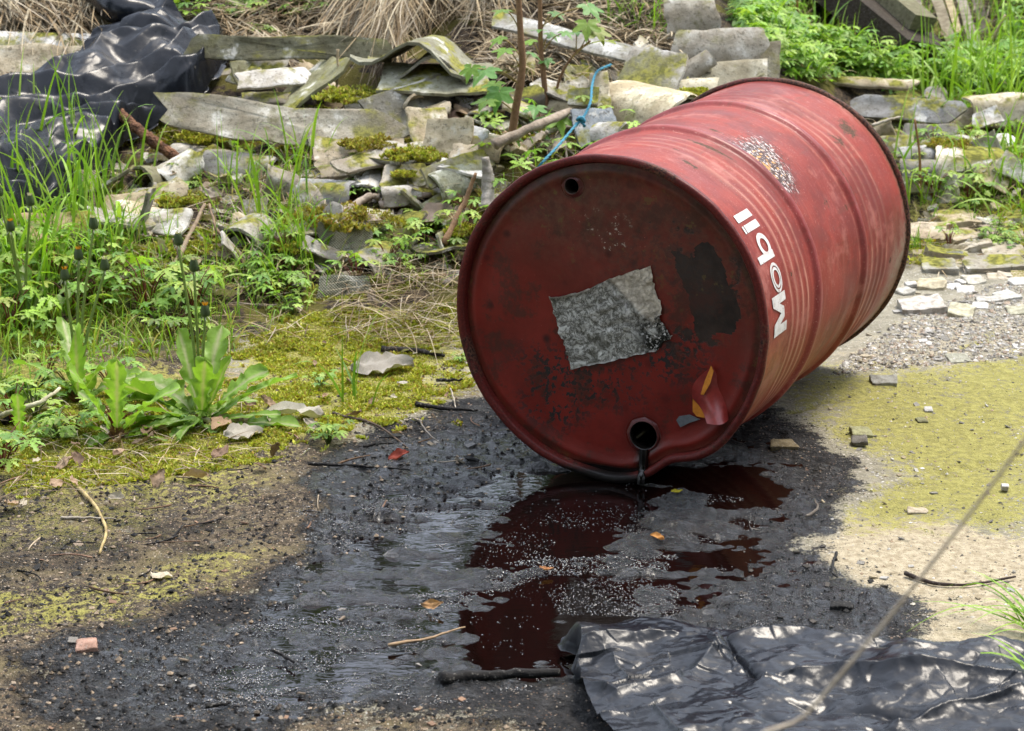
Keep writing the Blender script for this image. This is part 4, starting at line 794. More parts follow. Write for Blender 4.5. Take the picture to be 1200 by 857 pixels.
# ------------------------------------------------------------------ dead straw hanging over and littering the heap
STR = np.array([(.50,.40,.25), (.38,.29,.17), (.27,.19,.10), (.56,.48,.33), (.17,.12,.065), (.42,.36,.27)])*.80
def straw(name, regions, seed):
    r = np.random.default_rng(seed); mb = MB()
    for poly, n, ddir, spread, L, wd_, lift, up in regions:
        px, py = inside(poly, n, r); b = atv(px, py); b[:, 2] += r.uniform(0, lift, n)
        a = R(ddir)+r.normal(0, R(spread), n); d = np.stack([np.cos(a), np.sin(a), r.normal(up, .16, n)], 1); b = b-d*.4*L
        b[:, 2] = np.maximum(b[:, 2], heap(b[:, 0], b[:, 1])+.01)
        V, F, C = ribbons(b, d, L*r.uniform(.5, 1.5, n), wd_*r.uniform(.6, 1.5, n), r.uniform(.0, .35, n), STR[r.integers(0, len(STR), n)]*r.uniform(.6, 1.25, (n, 1)), r, 5, curl=.12); mb.add(V, F, C)
    link(name, mb.build(name, [M['straw']]), kind='stuff')
straw('straw', [
 ([(-20,-30),(140,-30),(135,30),(90,80),(-20,42)], 1500, -62, 24, .20, .0048, .10, -.10),
 ([(235,-30),(430,-30),(440,48),(330,44),(250,52)], 1500, -80, 75, .13, .0042, .05, .0),
 ([(400,-30),(610,-30),(590,25),(545,25),(500,22),(470,44),(440,62),(405,40)], 2600, -95, 26, .26, .0042, .17, -.28),
 ([(425,20),(480,20),(470,92),(440,100)], 420, -100, 14, .24, .0036, .19, -.5),
 ([(555,30),(640,45),(720,90),(700,112),(620,110),(570,95)], 1300, -60, 60, .13, .0038, .06, .0),
 ([(610,-30),(800,-30),(800,80),(740,84),(690,66),(640,30)], 2000, -70, 80, .10, .0045, .07, .05),
 ([(255,52),(345,60),(340,88),(300,92),(262,66)], 260, -70, 40, .14, .0038, .06, -.1),
 ([(0,90),(40,110),(20,130),(-10,120)], 60, -60, 50, .12, .004, .04, 0),
 ([(180,150),(560,100),(560,330),(300,420),(20,330)], 1100, 0, 90, .09, .0022, .02, .05),
 ([(400,325),(545,300),(545,420),(400,410)], 420, -30, 80, .12, .0020, .04, .12),
 ([(300,195),(385,225),(380,250),(290,240)], 130, 70, 40, .12, .0022, .02, .5),
 ([(0,480),(300,430),(300,540),(0,600)], 420, 0, 90, .06, .0020, .008, .02),
 ([(1060,150),(1200,150),(1200,320),(1070,330)], 260, 0, 90, .08, .0022, .015, .06),
 ([(560,140),(1040,150),(1040,320),(560,330)], 700, 0, 90, .09, .0024, .02, .05), ([(1200,-40),(1650,-40),(1650,330),(1200,330)], 700, 0, 90, .09, .003, .02, .08), ([(850,10),(1200,0),(1200,110),(880,90)], 260, 0, 90, .10, .0035, .03, .15)], 31)

# ------------------------------------------------------------------ moss: short green fur, thick on the ground left of the drum
def fur(b, nrm_up, hgt, cols, r):
    n = len(b); a = r.uniform(0, 2*np.pi, n); h = hgt*r.uniform(.5, 1.4, n)*(.55+1.3*smooth(.5+.6*fbm(b[:, 0], b[:, 1], .03, 2, 350))); wdt = h*.55; lean = r.normal(0, .5, (n, 2))
    s_ = np.stack([np.cos(a), np.sin(a), 0*a], 1)*wdt[:, None]; tip = b+np.stack([lean[:, 0]*h, lean[:, 1]*h, h], 1); mid = b*.45+tip*.55
    V = np.stack([b-s_*.5, b+s_*.5, mid+s_*.7, tip, mid-s_*.7], 1).reshape(-1, 3); k = (np.arange(n)*5)[:, None]
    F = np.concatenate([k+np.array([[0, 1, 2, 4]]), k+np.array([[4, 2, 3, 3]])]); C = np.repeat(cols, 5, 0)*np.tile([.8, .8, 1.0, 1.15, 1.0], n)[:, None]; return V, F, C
MC = np.array([(.38,.39,.045), (.48,.48,.07), (.27,.32,.04), (.36,.25,.06), (.58,.58,.15)])
r = np.random.default_rng(17); mb = MB()
px, py = inside([(20,585),(330,540),(560,500),(548,380),(400,360),(280,380),(220,480),(-20,440),(-20,560)], 130000, r); b = atv(px, py)
wx, wy = warp(b[:, 0], b[:, 1]); ok = (MOSS(wx, wy)*(1-.8*OIL(wx, wy))+0.60*fbm(b[:, 0], b[:, 1], .035, 3, 180)+.3*fbm(b[:, 0], b[:, 1], .2, 2, 185) > .42); b = b[ok]; b[:, 2] = ground_z(b[:, 0], b[:, 1])-.001
V, F, C = fur(b, None, .0040, MC[r.integers(0, 5, len(b))]*r.uniform(.7, 1.2, (len(b), 1)), r); mb.add(V, F, C)
px, py = inside([(0,230),(180,140),(300,120),(560,120),(700,110),(640,200),(540,300),(540,420),(300,420),(0,420)], 150000, r); b = atv(px, py)
ok = fbm(b[:, 0], b[:, 1], .16, 3, 190)+.35*fbm(b[:, 0], b[:, 1], .04, 2, 195) > .10; b = b[ok]; b[:, 2] += -.002
V, F, C = fur(b, None, .006, MC[r.integers(0, 5, len(b))]*r.uniform(.5, 1.0, (len(b), 1)), r); mb.add(V, F, C)
px, py = inside([(560,140),(1040,150),(1060,240),(1200,160),(1600,100),(1600,310),(1100,330),(1040,350),(560,340)], 90000, r); b = atv(px, py); ok = fbm(b[:, 0], b[:, 1], .16, 3, 191) > .0; b = b[ok]
V, F, C = fur(b, None, .006, MC[r.integers(0, 5, len(b))]*r.uniform(.7, 1.2, (len(b), 1)), r); mb.add(V, F, C)
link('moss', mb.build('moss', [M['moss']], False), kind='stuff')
for px, py, lf, rx, lab in ((412,112,.085,.075,'bright yellow green moss cushion on the curved shard under the straw'), (430,168,.06,.06,'moss cushion on the ragged brown slab'), (492,180,.04,.06,'moss cushion at the foot of the cream slabs'), (238,160,.05,.055,'rust tinged moss cushion above the rusty rod'), (205,232,.02,.07,'moss cushion under the rusty rod'), (405,255,.05,.10,'brown mossy mound behind the dished tile fragment'),
                        (812,108,.09,.03,'small moss tuft peeping over the top of the drum'), (475,205,.045,.022,'moss patch in the middle of the square pale shard'), (555,270,.03,.05,'moss cushion against the left side of the drum'), (1118,170,.05,.05,'dark moss cushion behind the smooth cream tile'), (348,290,.02,.05,'moss cushion below the hollow tile fragment'), (215,290,.02,.06,'moss cushion near the dry forked stem')):
    c = at(px, py, lf); n = 3200; q = r.normal(0, 1, (n, 3)); q /= np.linalg.norm(q, axis=1)[:, None]; q[:, 2] = np.abs(q[:, 2]); q *= np.array([rx, rx*.85, rx*.26])*(1+.5*fbm(q[:, 0]*2+px, q[:, 1]*2, .6, 3, 199))[:, None]; q -= np.array([0, 0, rx*.15])
    mb = MB(); V, F, C = fur(q, None, .0048, MC[r.integers(0, 5, n)]*r.uniform(.6, 1.15, (n, 1))*((.85, .75, .8) if 'brown' in lab or 'dark' in lab else (1.05, 1.05, 1)), r); mb.add(V, F, C)
    tag(link('moss_cushion', mb.build('moss_cushion', [M['moss']], False), loc=c), lab, 'moss', 'moss cushions on the rubble')

# ------------------------------------------------------------------ stones, chips, grit, twigs, dry leaves
chips = [shard_mesh('tile_chip', 1, r.uniform(.5, .9), ('flat', .3, 0), 900+k, .16, rag=2.2) for k in range(8)]
chips2 = []
for c_ in chips: m_ = c_.copy(); m_.materials.clear(); m_.materials.append(M['stone']); chips2.append(m_)
cc = [CREAM, TAN, GREY, GREY, WHITE, GREEN, DARK, (.45,.42,.37)]
def chipfield(poly, n, s0, s1, label, group, cols, name='tile_chip', cat='tile chip', tilt=22, sink=.3, rr=None):
    q = rr or r; px, py = inside(poly, n, q); P = atv(px, py)
    for p in P:
        sz = s0*(s1/s0)**q.random(); o = link(name, (chips2 if name == 'pebble' or 'gravel' in group else chips)[q.integers(0, 8)], loc=(p[0], p[1], gz(p[0], p[1])+sz*.16*(.5-sink)+.002), rot=(R(q.normal(8, tilt)), R(q.normal(0, tilt)), q.uniform(0, 6.3)), scale=sz)
        k = q.uniform(.75, 1.15); o.color = (*(k*np.array(cols[q.integers(0, len(cols))])), 1); tag(o, label, cat, group)
chipfield([(150,130),(300,110),(560,110),(640,150),(560,210),(540,330),(300,330),(60,330),(60,240)], 130, .025, .085, 'small broken chip of roofing lying on the mossy rubble heap', 'small roofing chips on the heap', cc, tilt=26)
chipfield([(560,110),(720,80),(720,150),(600,190)], 22, .03, .09, 'small broken chip of roofing among the twigs behind the drum', 'small roofing chips behind the drum', cc, tilt=28)
chipfield([(570,150),(1030,160),(1030,310),(570,320)], 40, .03, .10, 'broken chip of roofing on the slope hidden behind the drum', 'roofing chips behind the drum', cc, tilt=26)
chipfield([(1060,150),(1200,140),(1200,330),(1075,335)], 36, .03, .09, 'broken chip of pale stone in the row right of the drum', 'small pale chips right of the drum', [CREAM, TAN, WHITE, GREY], 'stone_chip', 'stone chip', 12)
chipfield([(1040,330),(1200,325),(1200,420),(980,430)], 60, .010, .035, 'small pale chip on the gravel beyond the drum', 'chips on the gravel', [WHITE, CREAM, GREY, (.3,.28,.25)], 'stone_chip', 'stone chip', 8)
chipfield([(960,450),(1200,400),(1200,740),(1090,740),(960,640)], 45, .006, .016, 'tiny pebble on the pale mossy concrete at right', 'pebbles on the concrete', [WHITE, GREY, (.2,.19,.17), TAN], 'pebble', 'pebble', 15)
chipfield([(0,600),(300,600),(560,800),(700,850),(0,857)], 60, .006, .020, 'small stone in the dark oily dirt at lower left', 'stones in the dark dirt', [(.40,.32,.24), (.35,.33,.30), (.05,.05,.05), (.38,.24,.16)], 'pebble', 'pebble', 15)
chipfield([(880,560),(1060,690),(1060,740),(760,730),(860,650)], 40, .006, .016, 'dark pebble on the oily ground right of the puddle', 'pebbles on the oily ground', [(.03,.03,.03), (.10,.09,.08), (.05,.045,.04)], 'pebble', 'pebble', 15)
chipfield([(380,480),(600,480),(640,540),(420,560)], 26, .008, .026, 'small grey stone in the dark soil left of the drum', 'stones in the soil left of the drum', [(.25,.25,.25), (.08,.08,.08), (.30,.26,.2)], 'pebble', 'pebble', 12)
def gritfield(polys, seed, name, mat='grit'):
    q = np.random.default_rng(seed); mb = MB()
    T = np.array([(1,1,1),(1,-1,-1),(-1,1,-1),(-1,-1,1),(0,0,1.4),(0,1.3,-.3)])*.6; f4 = np.array([(0,1,2),(0,3,1),(0,2,3),(1,3,2)])
    O = np.array([(1,0,0),(-1,0,0),(0,1,0),(0,-1,0),(0,0,.7),(0,0,-.7)]); FO = np.array([(0,2,4),(2,1,4),(1,3,4),(3,0,4),(2,0,5),(1,2,5),(3,1,5),(0,3,5)])
    for poly, n, s0, s1, cols in polys:
        px, py = inside(poly, n, q); b = atv(px, py)
        if mat != 'grit': b = b[fbm(b[:, 0], b[:, 1]*2.2, .10, 3, 340)+.35*fbm(b[:, 0], b[:, 1], .02, 2, 344) > -.06]; n = len(b)
        sz = s0*(s1/s0)**(q.random(n)**2); gzz = ground_z(b[:, 0], b[:, 1]); b[:, 2] = gzz+sz*.15
        if mat != 'grit': b[:, 2] = np.where(gzz < LIQ, LIQ+sz*.05, b[:, 2])
        V = O[None]*q.uniform(.55, 1.25, (n, 6, 1))*sz[:, None, None]*q.uniform(.6, 1.2, (n, 1, 3)); a = q.uniform(0, 6.3, n); c_, s_ = np.cos(a)[:, None], np.sin(a)[:, None]
        V = np.stack([V[..., 0]*c_-V[..., 1]*s_, V[..., 0]*s_+V[..., 1]*c_, V[..., 2]], -1)+b[:, None]; F = ((np.arange(n)*6)[:, None, None]+FO[None]).reshape(-1, 3)
        cl = np.array(cols)[q.integers(0, len(cols), n)]*q.uniform(.6, 1.2, (n, 1)); mb.add(V.reshape(-1, 3), F, np.repeat(cl, 6, 0))
    link(name, mb.build(name, [M[mat]], mat != 'grit'), kind='stuff')
BK = [(.012,.012,.013), (.02,.019,.019), (.035,.03,.027), (.008,.008,.008)]
gritfield([([(0,560),(330,540),(600,480),(640,560),(420,640),(300,740),(240,800),(500,830),(700,857),(0,857)], 8000, .0010, .0065, BK+[(.30,.23,.16),(.10,.08,.06)]),
           ([(900,480),(1000,500),(1000,580),(940,640),(1080,740),(760,740),(880,640)], 2200, .0008, .0036, BK+[(.20,.17,.14)]),
           ([(960,430),(1200,330),(1200,740),(1080,740),(960,640),(1010,560)], 1700, .0010, .0045, [(.50,.46,.38),(.24,.22,.18),(.60,.58,.54),(.10,.09,.07),(.40,.30,.2)]),
           ([(970,440),(1060,370),(1200,325),(1200,420)], 4200, .0018, .008, [(.50,.48,.43),(.34,.32,.28),(.60,.58,.54),(.22,.2,.17),(.42,.33,.25)]),
           ([(0,480),(300,440),(540,420),(540,500),(330,540),(0,620)], 3500, .0012, .006, [(.10,.07,.045),(.22,.17,.11),(.05,.04,.03),(.32,.27,.2)])], 41, 'grit')
M['wetgrit'] = mat_tint('wet_grit', .07); M['wetgrit'].node_tree.nodes['Principled BSDF'].inputs['Specular IOR Level'].default_value = 1.0; M['wetgrit'].node_tree.nodes['Principled BSDF'].inputs['IOR'].default_value = 1.8
WB = [(.006,.006,.007), (.010,.009,.009), (.004,.004,.004)]
gritfield([([(470,690),(560,660),(720,640),(800,640),(780,670),(640,672),(520,715)], 3825, .0008, .0033, WB), ([(560,640),(640,600),(740,590),(760,640),(640,660)], 892, .0008, .0028, WB), ([(700,720),(760,690),(900,640),(960,640),(1000,690),(900,735),(760,740),(690,760)], 8287, .0008, .0024, WB), ([(740,600),(790,570),(870,580),(900,625),(790,640),(730,622)], 2550, .0008, .0027, WB),
           ([(240,770),(330,700),(420,600),(560,545),(640,560),(545,640),(520,760),(300,830)], 13260, .0008, .0036, WB), ([(330,610),(400,570),(500,545),(560,548),(430,620),(350,690)], 5355, .0008, .0028, WB), ([(545,640),(640,570),(760,560),(740,700),(660,780),(550,780)], 1020, .0008, .0027, WB), ([(640,690),(760,650),(800,690),(760,760),(680,760)], 2805, .0008, .0025, WB), ([(240,790),(560,795),(640,790),(640,815),(400,840),(240,830)], 3825, .0008, .0028, WB), ([(100,760),(300,700),(330,760),(280,840),(120,850)], 2040, .0008, .0033, WB)], 43, 'wet_grit', 'wetgrit')
def twig(name, pts, rad, col, label, group=None, cat='twig', lift=None, taper=.5, mat='twig', par=None, seg=6, n=18):
    P = spline([tuple(at(q[0], q[1], q[2] if len(q) > 2 else .006)) for q in pts], n); o0 = Vector(P[0]); P = P-P[0]
    P = P+min(rad*.35, .0016)*np.stack([fbm(np.arange(n)*.5, np.full(n, k*3.1+pts[0][0]), 1.0, 2, 210) for k in range(3)], 1)
    V, F = tube(P, np.linspace(rad, rad*taper, n)*(1+.18*vnoise(np.arange(n)*.9, np.full(n, pts[0][1]), 211)), seg); mb = MB(); mb.add(V, F); o = link(name, mb.build(name, [M[mat]]), loc=o0); o.color = (*col, 1)
    return tag(o, label, cat, group)
BR, PAL, BLK = (.16,.10,.06), (.42,.34,.24), (.012,.011,.011)
for t in [([(515,797),(570,792),(657,788,.012)], .011, BLK, 'thick black oily stick beside the corner of the foreground plastic'), ([(455,756),(500,748),(545,735)], .0028, (.36,.25,.15), 'thin brown straw lying on the oil puddle'), ([(0,648),(0,648)], 0, None, ''),
          ([(92,572),(112,594),(124,620),(116,648)], .004, (.45,.35,.16), 'bent yellowish stem on the moss at lower left'), ([(72,607),(100,607),(136,608)], .0028, (.40,.36,.3), 'straight pale twig crossing the bent yellowish stem'),
          ([(1060,672),(1095,683),(1140,684),(1190,676)], .0034, (.05,.035,.03), 'dark curved twig on the pale concrete'), ([(945,606),(958,596),(955,586)], .003, (.14,.12,.10), 'small crooked twig at the edge of the oil stain'), ([(362,543),(420,546),(480,551)], .0032, BLK, 'black twig in the dark soil left of the puddle'),
          ([(390,484),(440,498),(476,523)], .0030, (.10,.07,.05), 'brown twig slanting off the moss into the dark soil'), ([(447,409),(490,412),(520,417)], .0075, (.035,.03,.028), 'dark stick lying in the moss left of the drum'), ([(488,474),(520,478),(560,481)], .005, BLK, 'black stick close to the front rim of the drum'), ([(512,446),(528,446),(542,445)], .004, BLK, 'short black stick in the moss near the drum rim'),
          ([(491,492),(500,506),(514,518)], .0022, (.20,.18,.16), 'thin grey twig in the dark soil'), ([(528,456),(532,468),(534,478)], .002, (.45,.40,.33), 'short pale straw near the drum rim'), ([(425,523),(445,520),(464,520)], .003, BLK, 'short black twig beside the red leaf scrap'),
          ([(520,286,.05),(545,235,.11),(558,203,.16)], .0085, (.33,.20,.11), 'bare reddish stem leaning up beside the drum'), ([(578,170,.10),(600,160,.11),(640,142,.10),(668,130,.07)], .016, (.33,.27,.21), 'grey fallen branch lying between the sapling stems'), ([(571,246,.02),(572,215,.06),(568,185,.12)], .021, (.36,.33,.29), 'peeling grey branch stub standing at the left edge of the drum'),
          ([(300,345,.0),(282,300,.03),(255,270,.05),(245,240,.06)], .006, (.24,.17,.11), 'dry forked brown stem behind the dandelions'), ([(190,335,.0),(215,290,.05),(240,240,.07)], .0075, (.33,.25,.17), 'dry pale branch rising by the hollow tile fragment'), ([(215,330,.0),(210,300,.05),(203,280,.07)], .007, (.18,.13,.09), 'dark dead stem left of the dry pale branch'),
          ([(399,250,.03),(430,232,.035),(445,230,.03)], .012, (.36,.30,.24), 'short thick grey branch in the middle of the heap'), ([(445,242,.02),(480,233,.03),(505,228,.03)], .012, (.38,.31,.26), 'pinkish grey branch lying in the middle of the heap'), ([(270,235,.03),(290,280,.03),(310,310,.02)], .0022, (.45,.38,.30), 'thin pale straw across the hollow tile fragment'),
          ([(640,156,.03),(660,150,.03),(688,147,.03)], .006, (.42,.38,.31), 'pale twig below the blue grey block'), ([(1022,147,.06),(1040,141,.07),(1058,137,.075)], .005, (.62,.56,.46), 'white stem sticking out beyond the far rim'), ([(980,648),(975,668),(981,676)], .0026, (.02,.02,.02), 'small black hook of debris on the oily ground'), ([(318,762),(335,770),(345,776)], .003, BLK, 'short black twig at the left shore of the puddle'), ([(240,828),(262,826),(270,822)], .0035, BLK, 'black twig at the lower left shore of the puddle'),
          ([(396,58,.16),(396,88,.10),(393,112,.06)], .004, (.45,.37,.24), 'dry stalk hanging in front of the dark cavity'), ([(0,488,.03),(50,470,.06),(70,455,.07)], .006, (.55,.52,.36), 'pale stem leaning in from the left edge'), ([(0,492,.012),(10,491,.012),(17,490,.012)], .016, (.012,.012,.013), 'black pipe end at the left edge among the weeds')]:
    if t[2] is None: continue
    twig('twig', *t)
q = np.random.default_rng(55)
for poly, n, lab, grp, cols, L, rad in (([(0,560),(330,520),(560,470),(600,560),(300,650),(0,740)], 34, 'short twig scattered on the dark soil at left', 'twigs on the dark soil', [BR, BLK, PAL, (.25,.15,.1)], .05, .0017),
                             ([(120,220),(560,150),(540,330),(300,400)], 30, 'thin dead twig lying on the rubble heap', 'twigs on the heap', [BR, PAL, (.3,.26,.22)], .10, .0028), ([(560,100),(700,90),(700,180),(590,190)], 20, 'thin dead twig behind the drum', 'twigs behind the drum', [BR, PAL, (.3,.26,.22)], .12, .003)):
    px, py = inside(poly, n, q); P = atv(px, py)
    for p in P:
        a = q.uniform(0, 6.3); l = L*q.uniform(.5, 1.5); m_ = 8; t = np.linspace(0, 1, m_); bend = q.normal(0, .12)*l
        pts = np.stack([p[0]+l*t*np.cos(a)-bend*np.sin(np.pi*t)*np.sin(a), p[1]+l*t*np.sin(a)+bend*np.sin(np.pi*t)*np.cos(a), 0*t], 1); pts[:, 2] = heap(pts[:, 0], pts[:, 1])+rad*1.2+.003+q.uniform(0, .02)*t*(L > .08)
        V, F = tube(pts-p, np.linspace(rad, rad*.5, m_)*q.uniform(.7, 1.4), 5); mb = MB(); mb.add(V, F); o = link('twig', mb.build('twig', [M['twig']]), loc=p); o.color = (*cols[q.integers(0, len(cols))], 1); tag(o, lab, 'twig', grp)
def dryleaf(seed):
    q = np.random.default_rng(seed); nu, nv = 15, 9; U, V = np.meshgrid(np.linspace(0, 1, nu), np.linspace(-1, 1, nv), indexing='ij'); U = U.ravel(); V = V.ravel()
    wd_ = .27*np.sin(np.pi*U**.85)**.8*(1+.25*vnoise(U*7, np.sign(V)*3, 220+seed)); x = U-.5; y = V*wd_
    z = .30*q.uniform(.2, 1)*np.abs(V)**1.5*wd_*2+.10*fbm(U*1.0, V*.6, .4, 2, 230+seed)+.18*q.uniform(-1, 1)*(U-.5)**2; z += .08*np.abs(fbm(U*1.3, V*.6, .22, 4, 235+seed)); x = x+.04*vnoise(V*4, U*3, 236+seed); y = y*(1+.12*vnoise(U*14, V*0+seed, 228)); z -= z.min()
    return mesh('dry_leaf', np.stack([x, y, z], 1), gridfaces(nu, nv), [M['dry']])
dl = [dryleaf(k) for k in range(6)]
def leaf_at(px, py, sz, col, label, group, lift=.004, tilt=12):
    p = at(px, py, lift) ; o = link('dry_leaf', dl[q.integers(0, 6)], loc=(p.x, p.y, max(p.z, gz(p.x, p.y)+.002)), rot=(R(q.normal(8, tilt)), R(q.normal(0, tilt)), q.uniform(0, 6.3)), scale=sz); o.color = (*col, 1); tag(o, label, 'dead leaf', group)
    return o
for px, py, sz, col, lab, rz in ((448,435,.11,(.30,.275,.24),'large pale grey dry leaf on the yellow moss left of the drum',.25), (345,490,.10,(.40,.375,.32),'large bleached leaf on the moss beside the right dandelion',.1), (285,512,.07,(.36,.33,.28),'bleached leaf scrap below the dandelions',.6), (262,502,.06,(.36,.24,.15),'brown dry leaf below the right dandelion',1.0),
                             (345,362,.05,(.4,.33,.27),'dry leaf on the edge of the weeds',2.0), (468,536,.035,(.30,.055,.035),'red leaf scrap in the dark soil',.1), (190,678,.035,(.55,.47,.36),'pale leaf scrap in the dirt at lower left',-.4), (770,632,.022,(.45,.20,.05),'small orange leaf floating at the edge of the puddle',-.5), (793,577,.018,(.45,.36,.02),'bright yellow leaf scrap on the wet ground under the drum',.3), (640,668,.02,(.34,.15,.06),'small brown leaf in the middle of the puddle',.2), (508,710,.03,(.42,.24,.11),'tan leaf scrap on the wet left half of the puddle',-.2),
                             (448,262,.12,(.36,.29,.24),'large curled grey brown leaf in the middle of the heap',1.1), (470,272,.10,(.40,.31,.25),'curled pinkish brown leaf under the thick grey branch',2.2), (520,260,.12,(.22,.17,.14),'dark curled leaf by the left edge of the drum',.4), (527,140,.11,(.20,.12,.08),'dark brown curled leaf under the stacked slabs',.2), (562,140,.11,(.26,.18,.11),'brown folded leaf right of the dark brown curled leaf',-.3), (548,132,.07,(.42,.38,.36),'greyish leaf between the two brown curled leaves',1.2), (375,280,.05,(.40,.18,.05),'orange brown leaf in the grass of the heap',.3)):
    o = leaf_at(px, py, sz*1.15, col, lab, None, .012 if py < 300 else .004, 8); o.rotation_euler[2] = rz
for poly, n, lab, grp, cols, s0, s1 in (([(140,160),(400,150),(545,180),(540,330),(300,380),(120,320)], 70, 'dry curled leaf littering the mossy rubble heap', 'dry leaves on the heap', [(.34,.26,.19),(.42,.35,.28),(.22,.15,.10),(.38,.33,.30)], .035, .085), ([(560,90),(720,90),(720,170),(600,190)], 26, 'dry brown leaf behind the drum', 'dry leaves behind the drum', [(.30,.21,.14),(.40,.34,.27)], .04, .09),
                            ([(0,470),(300,420),(420,440),(420,520),(200,580),(0,620)], 40, 'small dry leaf on the soil around the dandelions', 'dry leaves around the dandelions', [(.36,.25,.17),(.46,.40,.32),(.20,.13,.09)], .02, .05), ([(1060,160),(1200,150),(1200,300),(1080,310)], 22, 'small dry leaf on the stones right of the drum', 'dry leaves right of the drum', [(.42,.30,.2),(.5,.43,.33)], .02, .05),
                            ([(300,400),(540,390),(540,500),(330,540)], 16, 'small dry scrap of leaf on the yellow moss', 'leaf scraps on the moss', [(.5,.46,.4),(.3,.2,.13)], .012, .03), ([(850,20),(1190,20),(1190,110),(900,100)], 24, 'dry leaf in the green plants behind the drum', 'dry leaves in the green plants', [(.42,.32,.24),(.34,.24,.16)], .03, .07)):
    px, py = inside(poly, n, q)
    for a, b_ in zip(px, py): leaf_at(a, b_, s0*(s1/s0)**q.random(), np.array(cols[q.integers(0, len(cols))])*q.uniform(.75, 1.15), lab, grp, .010, 22)

# ------------------------------------------------------------------ plants
GR = np.array([(.19,.35,.03), (.25,.43,.035), (.14,.28,.035), (.30,.45,.06)])
def tuft(seed, n, L, wd_, spread, droop, name='grass_tuft', rad=.03):
    q = np.random.default_rng(seed); b = q.normal(0, rad, (n, 3)); b[:, 2] = -.01; a = q.uniform(0, 6.3, n); t = np.abs(q.normal(0, spread, n)); d = np.stack([np.cos(a)*t, np.sin(a)*t, np.ones(n)], 1)
    mb = MB(); V, F, C = ribbons(b, d, L*q.uniform(.45, 1.15, n), wd_*q.uniform(.8, 1.5, n), droop*q.uniform(.2, 1.4, n), GR[q.integers(0, 4, n)]*q.uniform(.8, 1.2, (n, 1)), q, 9, curl=.05); mb.add(V, F, C); return mb.build(name, [M['leaf']])
TF = [tuft(400+k, [16, 22, 12, 26, 9][k], [.30, .24, .34, .20, .30][k], [.0062, .0055, .0066, .005, .006][k], [.28, .38, .22, .45, .25][k], [.55, .6, .5, .6, .4][k]) for k in range(5)]
def grass(spots, labels, group, q):
    for (px, py, k, sc), lab in zip(spots, labels):
        p = at(px, py); tag(link('grass_tuft', TF[k], loc=p, rot=(0, 0, q.uniform(0, 6.3)), scale=sc), lab, 'grass tuft', group)
q = np.random.default_rng(77)
LF = [(20,215,2,1.35),(92,205,2,1.35),(45,190,4,1.3),(150,225,2,1.0),(112,275,0,1.35),(70,300,2,1.35),(30,345,0,1.3),(12,250,2,1.15),(40,262,0,1.05),(62,275,2,1.0),(80,250,0,1.2),(100,262,2,1.2),(118,240,4,1.25),(28,300,3,1.2),(60,318,1,1.1),(95,310,3,1.1),(5,330,1,1.2),(130,300,1,1.0),(45,360,3,1.1),(15,395,3,1.0),(150,290,4,.9),(85,345,1,.9),(0,280,0,1.2)]
grass(LF, ['tall tuft of green grass among the weeds at left']*len(LF), 'tall grass at left', q)
MF = [(268,226,2,.75),(300,232,4,.8),(322,255,2,.95),(335,290,1,.9),(348,310,0,.95),(310,330,3,.8),(362,300,4,.9),(285,330,1,.7),(258,300,4,.6),(342,215,4,1.0),(352,195,2,.8)]
grass(MF, ['slender green grass growing through the rubble heap left of the drum']*len(MF), 'grass on the heap', q)
RF = [(900,60,3,1.0),(935,85,1,1.0),(1000,85,0,.9),(1030,95,1,1.1),(890,30,1,1.1),(1125,80,0,1.0),(1185,60,0,1.2),(1150,100,1,1.2),(1195,110,2,1.0),(960,45,4,1.0),(1062,205,4,1.1),(1075,240,2,.75),(1098,125,2,1.2),(1110,115,0,1.15),(1150,120,2,1.2),(1172,130,0,1.25),(1195,150,0,1.2),(1190,215,1,1.0),(1165,230,1,.9),(1198,250,3,1.1),(1040,75,1,1.0),(1060,90,1,.9),(1140,90,0,1.1),(1185,80,2,1.2),(980,70,4,.9),(1120,215,4,.9),(1070,292,3,.5),(1090,150,4,1.1),(1170,190,3,1.2),(1130,135,3,1.3)]
grass(RF, ['arching tuft of green grass among the slabs right of the drum']*len(RF), 'grass right of the drum', q)
grass([(408,470,4,.95)], ['lone slender grass with bent blades on the yellow moss left of the drum'], None, q)
grass([(770,42,3,.9),(720,40,3,.9),(745,32,1,.9)], ['short bright grass at the top edge above the straw']*3, 'grass above the straw', q)
def edge_tuft(px, py, n, L, seed):
    qq = np.random.default_rng(seed); b = qq.normal(0, .012, (n, 3)); b[:, 2] = 0; a = R(180)+qq.normal(0, .75, n); t = qq.uniform(.5, 1.7, n); d = np.stack([np.cos(a)*t, np.sin(a)*t, np.ones(n)], 1); mb = MB()
    V, F, C = ribbons(b, d, L*qq.uniform(.6, 1.15, n), qq.uniform(.0035, .0055, n), qq.uniform(.3, .9, n), GR[qq.integers(0, 4, n)]*1.1, qq, 10, curl=.05); mb.add(V, F, C); return link('grass_tuft', mb.build('grass_tuft', [M['leaf']]), loc=at(px, py, .01))
tag(edge_tuft(1222, 742, 22, .19, 5), 'vivid grass tuft at the right edge above the plastic sheet', 'grass tuft'); tag(edge_tuft(1224, 812, 16, .16, 6), 'vivid grass tuft at the right edge growing over the plastic sheet', 'grass tuft')
qg = np.random.default_rng(63); mb = MB()
